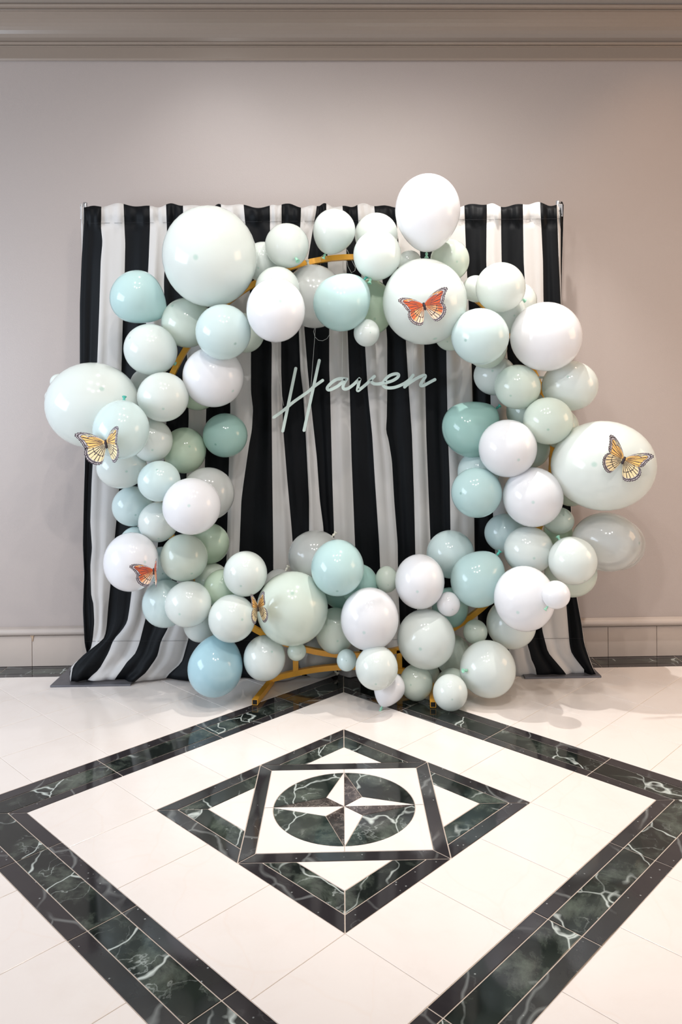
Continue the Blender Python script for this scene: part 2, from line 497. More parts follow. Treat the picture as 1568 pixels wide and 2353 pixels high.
def piece(name, poly, mat, gap=0.0058, minarea=0.004, label=None):
    poly = clean(poly)
    if len(poly) < 3: return None
    if parea(poly) < 0: poly = poly[::-1]
    if parea(poly) < minarea: return None
    a = inset(poly, gap); b = inset(poly, gap + 0.003)
    if parea(b) <= 0: return None
    cx = sum(p[0] for p in a) / len(a); cy = sum(p[1] for p in a) / len(a)
    n = len(a); dz = random.uniform(-0.0006, 0.0006)
    vs = [((x - cx) * U, (y - cy) * U, -0.012) for x, y in a] + [((x - cx) * U, (y - cy) * U, -0.0006) for x, y in a] \
        + [((x - cx) * U, (y - cy) * U, 0.0) for x, y in b]
    fs = [tuple(range(2 * n, 3 * n))]
    for i in range(n):
        j = (i + 1) % n
        fs.append((i, j, n + j, n + i)); fs.append((n + i, n + j, 2 * n + j, 2 * n + i))
    o = link(name, mesh(name, vs, fs), mat, floor, Vector((cx * U, cy * U, 0)) - FZ)
    if label: o['label'] = label
    return o

def diam(a):
    return [uv(-a, a), uv(-a, -a), uv(a, -a), uv(a, a)]
SIDES = [  # (offset axis, along axis): function mapping (along s, across d) to plan; across grows outwards
    ('UL', lambda s, d: uv(s, d), [-1.34, 0.165, 1.67]),
    ('UR', lambda s, d: uv(d, s), [-1.66, -0.155, 1.35]),
    ('LL', lambda s, d: uv(-d, s), [-1.34, 0.15, 1.65]),
    ('LR', lambda s, d: uv(s, -d), [-1.655, -0.155, 1.345]),
]
# outer border: narrow dark, wide green, narrow dark, mitred at the four corners
for nm, fn, js in SIDES:
    for d0, d1, mat, name in ((2.515, 2.667, M_DARK, 'dark_border_strip'), (2.667, 2.990, M_GREEN, 'green_border_slab'), (2.990, 3.170, M_DARK, 'dark_border_strip')):
        ends = [-9] + js + [9]
        for s0, s1 in zip(ends, ends[1:]):
            a0 = (max(s0, -d0), d0); b0 = (max(s0, -d1), d1)
            a1 = (min(s1, d0), d0); b1 = (min(s1, d1), d1)
            piece(name, [fn(*a0), fn(*a1), fn(*b1), fn(*b0)], mat)
# unit tiles of the ring between the borders
for i in range(5):
    for j in range(5):
        if 1 <= i <= 3 and 1 <= j <= 3: continue
        u0, v0 = -2.515 + 0, 0
        eu = [-2.515, -1.5, -0.5, 0.5, 1.5, 2.515]
        piece('cream_tile', [uv(eu[i], eu[j]), uv(eu[i + 1], eu[j]), uv(eu[i + 1], eu[j + 1]), uv(eu[i], eu[j + 1])], M_CREAM, 0.0035)
# inner diamond, overlapped by the square band
HS, HI = 1.5 * R2, 0.90
for nm, fn, js in SIDES:
    for d0, d1, mat, name in ((1.325, 1.5, M_DARK, 'dark_border_strip'), (1.085, 1.325, M_GREEN, 'green_border_slab')):
        full = [fn(-d0, d0), fn(d0, d0), fn(d1, d1), fn(-d1, d1)]
        for nx, ny in ((1, 0), (-1, 0), (0, 1), (0, -1)):
            # keep only what lies beyond that side of the square
            p = clip(full, (-nx, -ny), -HS)
            if len(p) >= 3: piece(name, p, mat)
    # (the two halves of each side come out of the loop above)
for nx, ny in ((1, 0), (-1, 0), (0, 1), (0, -1)):
    piece('cream_triangle', clip(diam(1.085), (-nx, -ny), -HS), M_CREAM, 0.0035)
sq = [(-1, -1), (1, -1), (1, 1), (-1, 1)]
for k in range(4):
    a, b = sq[k], sq[(k + 1) % 4]
    piece('square_band', [(a[0] * HS, a[1] * HS), (b[0] * HS, b[1] * HS), (b[0] * HI, b[1] * HI), (a[0] * HI, a[1] * HI)], M_DARK)
# cream field round the disc, in four pieces, and the star
CR = 0.802
for qx, qy in ((1, 1), (-1, 1), (-1, -1), (1, -1)):
    arc = [(qx * CR * cos(t), qy * CR * sin(t)) for t in [pi / 2 * k / 18 for k in range(19)]]
    # concave field: built as mesh strips between arc and the corner
    pts = []
    for t in [pi / 2 * k / 18 for k in range(19)]:
        c, s = cos(t), sin(t); m = HI / max(c, s)
        pts.append((qx * m * c, qy * m * s))
    g = 0.0035
    ar = [(max(abs(x) + 0, g) * qx if abs(x) < g else x, y if abs(y) >= g else g * qy) for x, y in [(qx * (CR + g) * cos(pi / 2 * k / 18), qy * (CR + g) * sin(pi / 2 * k / 18)) for k in range(19)]]
    pt = []
    for x, y in pts:
        x2 = qx * min(max(abs(x), g), HI - g); y2 = qy * min(max(abs(y), g), HI - g)
        pt.append((x2, y2))
    vs = [(x * U, y * U, 0.0) for x, y in ar + pt] + [(x * U, y * U, -0.012) for x, y in ar + pt]
    fs = []
    for k in range(18):
        f = (k, 19 + k, 20 + k, k + 1)
        fs.append(f if qx * qy > 0 else f[::-1])
        fs.append((k, k + 1, 38 + k + 1, 38 + k) if qx * qy > 0 else (k + 1, k, 38 + k, 38 + k + 1))
        fs.append((19 + k + 1, 19 + k, 38 + 19 + k, 38 + 20 + k) if qx * qy > 0 else (19 + k, 20 + k, 57 + k + 1, 57 + k))
    link('cream_corner_field', mesh('field', vs, fs), M_CREAM, floor, -FZ)
    # dark sector between two star arms
    K = 0.205
    sec = [(0, CR)] + [(CR * sin(t), CR * cos(t)) for t in [pi / 2 * k / 16 for k in range(1, 16)]] + [(CR, 0)]
    # concave polygon: star notch (K,K); built as triangles fanned from the notch
    cen = (K, K)
    g2 = 0.006
    ring_ = [(x * (1 - g2), y * (1 - g2)) for x, y in sec]
    ring_[0] = (0.010, CR * (1 - g2)); ring_[-1] = (CR * (1 - g2), 0.010)
    cen = (K + 0.004, K + 0.004)
    P_ = [cen] + ring_
    if qx * qy < 0: pass
    vs = [(qx * x * U, qy * y * U, 0.0) for x, y in P_] + [(qx * x * U, qy * y * U, -0.012) for x, y in P_]
    n = len(P_)
    fs = []
    for k in range(1, n - 1):
        f = (0, k + 1, k); fs.append(f if qx * qy > 0 else f[::-1])
    for k in range(n):
        j = (k + 1) % n
        fs.append((k, j, n + j, n + k) if qx * qy > 0 else (j, k, n + k, n + j))
    link('green_disc_sector', mesh('sector', vs, fs), M_GREEN, floor, -FZ)
for (tip, left, right) in (((0, CR), (-0.205, 0.205), (0.205, 0.205)), ((CR, 0), (0.205, 0.205), (0.205, -0.205)),
                           ((0, -CR), (0.205, -0.205), (-0.205, -0.205)), ((-CR, 0), (-0.205, -0.205), (-0.205, 0.205))):
    piece('cream_star_blade', [(0, 0), left, tip], M_CREAM, 0.003, 0.001)
    piece('brown_star_blade', [(0, 0), tip, right], M_BROWN, 0.003, 0.001)
# big field of tiles outside the border: left and right halves have mirrored grids
Yf = 4.515
for side in (-1, 1):
    for i in range(-12, 12):
        for j in range(-12, 12):
            u0 = (-0.17 if side < 0 else 0.17) + i; v0 = (0.17 if side < 0 else -0.17) + j
            c = uv(u0 + 0.5, v0 + 0.5)
            poly = [uv(u0, v0), uv(u0 + 1, v0), uv(u0 + 1, v0 + 1), uv(u0, v0 + 1)]
            if c[0] < -8.2 or c[0] > 8.4 or c[1] < -5.6 or c[1] > 5.4: continue
            if side < 0:
                if u0 > -3.2 and v0 + 1 < 3.2: continue
                poly = clip(poly, (1, 0), 0)
            else:
                if v0 > -3.2 and u0 + 1 < 3.2: continue
                poly = clip(poly, (-1, 0), 0)
            if len(poly) < 3: continue
            poly = clip(poly, (0, 1), Yf)
            if len(poly) < 3: continue
            # stay outside the border diamond
            cu = sum(p[0] for p in poly) / len(poly), sum(p[1] for p in poly) / len(poly)
            uu, vv = (cu[0] + cu[1]) * R2, (cu[1] - cu[0]) * R2
            if abs(uu) < 3.15 and abs(vv) < 3.15: continue
            piece('cream_tile', poly, M_CREAM, 0.0035, 0.02)
# marble strip along the wall
xj = [-9.0, -7.49, -5.973, -4.46, -2.95, -1.45, 0.03, 1.5, 2.98, 4.49, 5.99, 7.5, 9.0]
for a, b in zip(xj, xj[1:]):
    for y0, y1, mat, name in ((4.515, 4.67, M_DARK, 'dark_border_strip'), (4.67, 4.955, M_GREEN, 'green_border_slab'), (4.955, 5.085, M_DARK, 'dark_border_strip')):
        piece(name, [(a, y0), (b, y0), (b, y1), (a, y1)], mat)

# ------------------------------------------------------------------ backdrop stand
stand = empty('backdrop_stand', at(740, 1560, 4.45) * 1.0, 'grey steel pipe stand with two square floor plates holding up the striped curtain', 'stand')
stand.location = (-0.25 * U, 4.48 * U, 0)
def child_box(name, par, x0, x1, y0, y1, z0, z1, mat, b=0.0):
    o = box(name, x0, x1, y0, y1, z0, z1, mat, None, b)
    o.parent = par; o.location = o.location - par.location
    return o
child_box('base_plate', stand, -4.815, -3.50, 3.985, 5.03, 0.001, 0.032, M_STEEL, 0.004)
child_box('base_plate', stand, 3.02, 4.30, 4.0, 5.03, 0.001, 0.032, M_STEEL, 0.004)
XL, XR = at(196, 480, 4.47).x / U, at(1283, 480, 4.47).x / U
ZT = at(189, 466, 4.47).z / U
for xx in (XL, XR):
    vs, fs = lathe([(0.0, 0.03), (0.09, 0.03), (0.09, 0.12), (0.04, 0.14), (0.04, ZT - 0.05), (0.036, ZT), (0.0, ZT)], 20)
    o = link('upright_pole', mesh('pole', [(x * U, y * U, z * U) for x, y, z in vs], fs, True), M_CHROME, stand, Vector((xx * U, 4.47 * U, 0)) - stand.location)
    child_box('hook_bracket', stand, xx - 0.05, xx + 0.05, 4.36, 4.42, ZT - 0.30, ZT - 0.08, M_CHROME, 0.01)
zr = ZT - 0.22
vs, fs = sweep([Vector((XL * U, 4.38 * U, zr * U)), Vector((XR * U, 4.38 * U, zr * U))], 0.045 * U, 14, False, Vector((0, 0, 1)), 0)
link('crossbar', mesh('bar', [v - stand.location for v in vs], fs, True), M_CHROME, stand)

# ------------------------------------------------------------------ striped curtain
CB = {
 -1: [(470,184),(520,187),(600,190),(700,186),(850,186),(1000,195),(1400,193),(1500,201),(1562,212)],
 0: [(470,193),(520,193),(600,188),(700,184),(850,184),(960,192),(1000,193),(1050,196),(1150,193),(1250,191),(1320,194),(1400,191),(1480,195),(1500,200),(1562,211)],
 1: [(470,233),(520,232),(555,236),(600,232),(700,229),(830,224),(940,219),(1040,215),(1110,211),(1200,208),(1260,212),(1300,208),(1370,210),(1385,215),(1430,217),(1470,213),(1500,207),(1512,188),(1530,163),(1562,158)],
 2: [(470,284),(520,286),(560,288),(650,286),(740,282),(850,279),(1000,276),(1120,274),(1200,267),(1340,254),(1400,248),(1440,245),(1467,240),(1485,218),(1505,192),(1530,168),(1562,163)],
 3: [(470,344),(520,345),(600,342),(640,340),(750,336),(1000,330),(1180,319),(1360,303),(1400,298),(1430,293),(1450,280),(1470,261),(1500,250),(1540,227),(1562,200)],
 4: [(470,382),(530,384),(600,379),(650,377),(850,381),(960,383),(1200,368),(1340,354),(1420,335),(1480,320),(1505,310),(1519,293),(1538,281),(1562,262)],
 5: [(470,421),(600,424),(850,431),(960,434),(1200,425),(1400,398),(1442,387),(1473,370),(1508,362),(1549,333),(1566,307)],
 6: [(470,484),(600,480),(850,475),(940,474),(1100,470),(1300,455),(1465,434),(1523,418),(1551,385),(1566,378)],
 7: [(470,508),(700,522),(940,530),(1050,527),(1170,524),(1290,521),(1450,500),(1566,470)],
 8: [(470,560),(600,572),(760,578),(820,577),(900,577),(940,582),(990,579),(1020,573),(1110,560),(1150,555),(1250,551),(1400,545),(1566,530)],
 9: [(470,620),(600,622),(800,625),(900,624),(1000,625),(1100,626),(1250,628),(1566,630)],
 10: [(470,647),(600,647),(740,646),(850,646),(900,648),(990,651),(1100,660),(1210,670),(1250,673),(1400,682),(1566,695)],
 11: [(470,692),(600,688),(750,687),(850,691),(900,697),(960,701),(1050,706),(1150,711),(1250,711),(1566,715)],
 12: [(470,729),(600,707),(750,699),(850,707),(960,718),(1050,728),(1150,735),(1210,743),(1250,745),(1566,760)],
 13: [(470,750),(560,752),(700,757),(850,757),(900,759),(1100,764),(1250,769),(1566,778)],
 14: [(470,787),(560,796),(650,797),(760,799),(900,804),(1050,808),(1250,816),(1566,830)],
 15: [(470,822),(650,832),(800,840),(900,846),(1000,856),(1100,862),(1250,872),(1566,885)],
 16: [(470,860),(650,880),(780,890),(900,890),(960,889),(990,887),(1010,893),(1060,901),(1150,906),(1250,914),(1340,915),(1566,925)],
 17: [(470,908),(650,925),(800,934),(900,940),(1000,947),(1150,952),(1280,955),(1566,965)],
 18: [(470,960),(700,972),(850,977),(1000,980),(1150,986),(1250,990),(1566,1000)],
 19: [(470,1020),(700,1025),(850,1027),(1000,1030),(1100,1034),(1230,1036),(1566,1045)],
 20: [(470,1067),(600,1072),(720,1078),(840,1084),(950,1087),(1190,1090),(1280,1091),(1450,1100),(1566,1110)],
 21: [(470,1119),(600,1118),(800,1125),(1000,1130),(1170,1133),(1300,1140),(1450,1165),(1510,1172),(1566,1180)],
 22: [(470,1151),(600,1153),(800,1165),(1000,1180),(1200,1190),(1400,1205),(1480,1212),(1500,1219),(1515,1221),(1530,1230),(1562,1236)],
 23: [(470,1202),(600,1204),(700,1210),(900,1222),(1150,1232),(1350,1240),(1400,1242),(1450,1247),(1500,1260),(1530,1286),(1550,1303),(1562,1306)],
 24: [(470,1242),(600,1248),(690,1249),(900,1262),(1150,1280),(1370,1300),(1430,1305),(1480,1309),(1500,1313),(1530,1335),(1542,1348),(1552,1340),(1562,1333)],
 25: [(470,1280),(600,1284),(700,1289),(900,1297),(1165,1312),(1370,1325),(1430,1336),(1480,1343),(1530,1360),(1562,1376)],
 26: [(470,1288),(600,1289),(700,1290),(900,1298),(1165,1313),(1370,1326),(1480,1344),(1562,1375)],
 27: [(470,1296),(600,1292),(700,1291),(900,1299),(1165,1313),(1370,1326),(1480,1344),(1562,1374)],
}
def interp(tab, y):
    if y <= tab[0][0]: return tab[0][1]
    for (a, xa), (b, xb) in zip(tab, tab[1:]):
        if y <= b:
            return xa + (xb - xa) * (y - a) / (b - a)
    return tab[-1][1]
def bx_(i, y):                                  # lightly smoothed stripe edge
    return (interp(CB[i], y - 7) + 2 * interp(CB[i], y) + interp(CB[i], y + 7)) / 4
def sstep(a, b, x):
    t = max(0, min(1, (x - a) / (b - a))); return t * t * (3 - 2 * t)
def cdepth(s, y):
    amp = 0.35 + 0.65 * sstep(470, 800, y)
    Y = 4.27 + amp * (0.045 * sin(2 * pi * s * 0.5 + 0.8) + 0.020 * sin(2 * pi * s * 1.27 + 2.0 + y * 0.0012) + 0.007 * sin(2 * pi * s * 2.6 + 0.5 - y * 0.002))
    if y < 515:
        Y = 4.29 + 0.035 * sin(2 * pi * s * 0.9 + 1) * sstep(440, 515, y) + 0.02 * sin(2 * pi * s * 2.1) - 0.055 * sin(pi * max(0, min(1, (y - 474) / 38)))
    # cloth pulled forward near the floor
    Y -= 0.14 * sstep(1380, 1566, y) * (1 + 0.5 * sin(2 * pi * s * 0.45 + 1.2))
    if s < 2.0:
        Y += 0.22 * sstep(1440, 1500, y) * min(1, 2.0 - s)
    if s < 0: Y += 0.09
    if s > 25: Y += 0.05 + 0.12 * (s - 25) / 2
    if s > 25: Y += 0.10 * sstep(560, 700, y)
    # left swag crumpled upon the plate
    if s < 5:
        Y -= 0.09 * sstep(1490, 1560, y) * (1 + sin(s * 4.1 + y * 0.06)) * 0.5
    # bulge round the balloon that leans into the cloth low in the middle
    q = ((s - 12.2) / 1.5) ** 2 + ((y - 1520) / 75) ** 2
    Y += 0.5 * math.exp(-q)
    return max(4.0, Y)
NS, NR = 9, 110
srow = []
S0, S1 = -1, 27
cols = [S0 + k / NS for k in range((S1 - S0) * NS + 1)]
verts, faces, fm = [], [], []
def ybot(x, s):
    # photo row where that part of the cloth meets floor or plate
    Yd = cdepth(s, 1564)
    z = 0.036 if (s < 5 or s > 22.3) else 0.012
    # solve along column x
    d = (Yd - CAM.y)
    return PY + F_ * (CAM.z - z) / d + (-(x - PX)) * 0.00986 - 0.5
for r in range(NR + 1):
    t = r / NR
    for s in cols:
        i = min(int(math.floor(s)), S1 - 1); f = s - i
        yt = 474 + 3.2 * sin(s * 2.3 + 0.6) + 2.6 * sin(s * 5.1 + 2) - 4 * sstep(18, 27, s) - 1.5
        xb = bx_(i, 1560) * (1 - f) + bx_(i + 1, 1560) * f
        yb = ybot(xb, s)
        tt = t
        y = yt + (yb - yt) * tt
        # row positions denser at the hem come from warping
        x = bx_(i, y) * (1 - f) + bx_(i + 1, y) * f
        p = at(x, y, cdepth(s, y))
        verts.append(p)
nc = len(cols)
org = Vector((-0.25 * U, 4.27 * U, 0))
for r in range(NR):
    for c in range(nc - 1):
        faces.append((r * nc + c, (r + 1) * nc + c, (r + 1) * nc + c + 1, r * nc + c + 1))
        fm.append(0 if int(math.floor(cols[c] + 1e-6)) % 2 == 0 else 1)
me = mesh('curtain', [v - org for v in verts], faces, True)
me.materials.append(M_BLACK); me.materials.append(M_WHITE)
me.polygons.foreach_set('material_index', fm)
curtain = link('striped_curtain', me, None, None, org)
tag(curtain, 'black and white vertically striped satin curtain hanging behind the balloon ring', 'curtain')
sol = curtain.modifiers.new('thick', 'SOLIDIFY'); sol.thickness = 0.0012; sol.offset = 1
# stitched seam below the rod pocket, and the hem seam
def seam(yf, name):
    path = []
    for k in range((S1 - 1 - 0) * 6 + 1):
        s = k / 6
        i = min(int(s), S1 - 2); f = s - i
        y = yf(s)
        x = bx_(i, y) * (1 - f) + bx_(i + 1, y) * f
        path.append(at(x, y, cdepth(s, y) - 0.014) - org)
    vs, fs = sweep(path, 0.0006, 4, False, Vector((0, 1, 0)))
    return link(name, mesh(name, vs, fs), M_THREAD, curtain)
seam(lambda s: 513 - 0.42 * s, 'pocket_seam')
seam(lambda s: 1474 - 0.3 * s, 'hem_seam')

# ------------------------------------------------------------------ ring arch stand
RY = 3.9
rc = at(815, 1048, RY); RR = 457 * (RY - CAM.y) / F_ * U
arch = empty('ring_arch', (rc.x, RY * U, 0), 'gold painted square tube ring stand carrying the balloon garland in front of the curtain', 'stand')
def aobj(name, vf, mat=M_GOLD, smooth=False):
    return link(name, mesh(name, [v - arch.location for v in vf[0]], vf[1], smooth), mat, arch)
HD = 0.0190                                     # half diagonal of the tube
aobj('ring', sweep([Vector((rc.x + RR * cos(a), RY * U, rc.z + RR * sin(a))) for a in [2 * pi * k / 120 for k in range(120)]], HD, 4, True))
bl = Vector((-1.20 * U, 3.90 * U, 0.022)); br = Vector((1.44 * U, 3.86 * U, 0.022))
top = at(820, 1530, RY)
path = []
for k in range(25):
    s = k / 24
    p = bl.lerp(br, s); p.z = 0.022 + (top.z - 0.022) * sin(pi * (0.03 + 0.94 * s)) ** 0.85
    path.append(p)
aobj('base_arc', sweep(path, HD, 4))
for xp in (680, 918):
    q = at(xp, 1530, RY)
    s = (q.x - bl.x) / (br.x - bl.x)
    zz = 0.022 + (top.z - 0.022) * sin(pi * (0.03 + 0.94 * s)) ** 0.85
    zt = rc.z - sqrt(RR ** 2 - (q.x - rc.x) ** 2)
    aobj('post', sweep([Vector((q.x, RY * U, zz)), Vector((q.x, RY * U, zt))], HD, 4, False, Vector((0, 1, 0))))
for a, b in ((Vector((-1.18, 3.99, 0)), Vector((-1.355, 3.04, 0))), (Vector((1.43, 3.96, 0)), Vector((1.345, 2.82, 0)))):
    a = a * U; b = b * U; a.z = b.z = 0.0165
    o = aobj('foot', sweep([a, b], HD, 4, False, Vector((0, 0, 1)), pi / 4))
    d = (b - a).normalized()
    vs, fs = sweep([b - d * 0.004, b + d * 0.0006], HD * 0.8, 4, False, Vector((0, 0, 1)), pi / 4)
    link('tube_end_shade', mesh('end', [v - arch.location for v in vs], fs), M_HOLE_SHADE, o)  # solid dark cap on the closed foot end, painted as the hollow's shade

# ------------------------------------------------------------------ balloons
def egg_profile(nb, narrow, n=26):
    """crown at +z 1, nozzle end at -z nb; narrow>0 pinches the lower end"""
    out = []
    for k in range(n + 1):
        t = pi * k / n
        r = sin(t); z = cos(t)
        if z < 0:
            z *= nb
            r *= 1 - narrow * ((1 - cos(t)) - 1) ** 1.6
        out.append((max(r, 0) if 0 < k < n else 0.0, z))
    return out
SH = {'r': (1.04, 0.04), 'e': (1.16, 0.14), 't': (1.34, 0.30)}
BM = {}
for k_, (nb, na) in SH.items():
    vs, fs = lathe(egg_profile(nb, na), 40)
    BM[k_] = (vs, fs, nb)
def balloon_mesh(shape, col, cache={}):
    if (shape, col) not in cache:
        vs, fs, nb = BM[shape]
        me = mesh('balloon_' + shape + col, vs, fs, True); me.materials.append(BC[col])
        cache[(shape, col)] = me
    return cache[(shape, col)]
def knot_mesh(col, cache={}):
    if col not in cache:
        vs, fs = lathe([(0, 0.012), (0.011, 0.008), (0.006, 0.0), (0.0045, -0.004), (0.0085, -0.008), (0.009, -0.012), (0.0065, -0.015),
                        (0.0055, -0.018), (0.008, -0.023), (0.0125, -0.030), (0.0135, -0.0315), (0.0125, -0.033), (0.009, -0.031), (0, -0.026)], 14)
        me = mesh('knot_' + col, vs, fs, True); me.materials.append(KC[col]); cache[col] = me
    return cache[col]

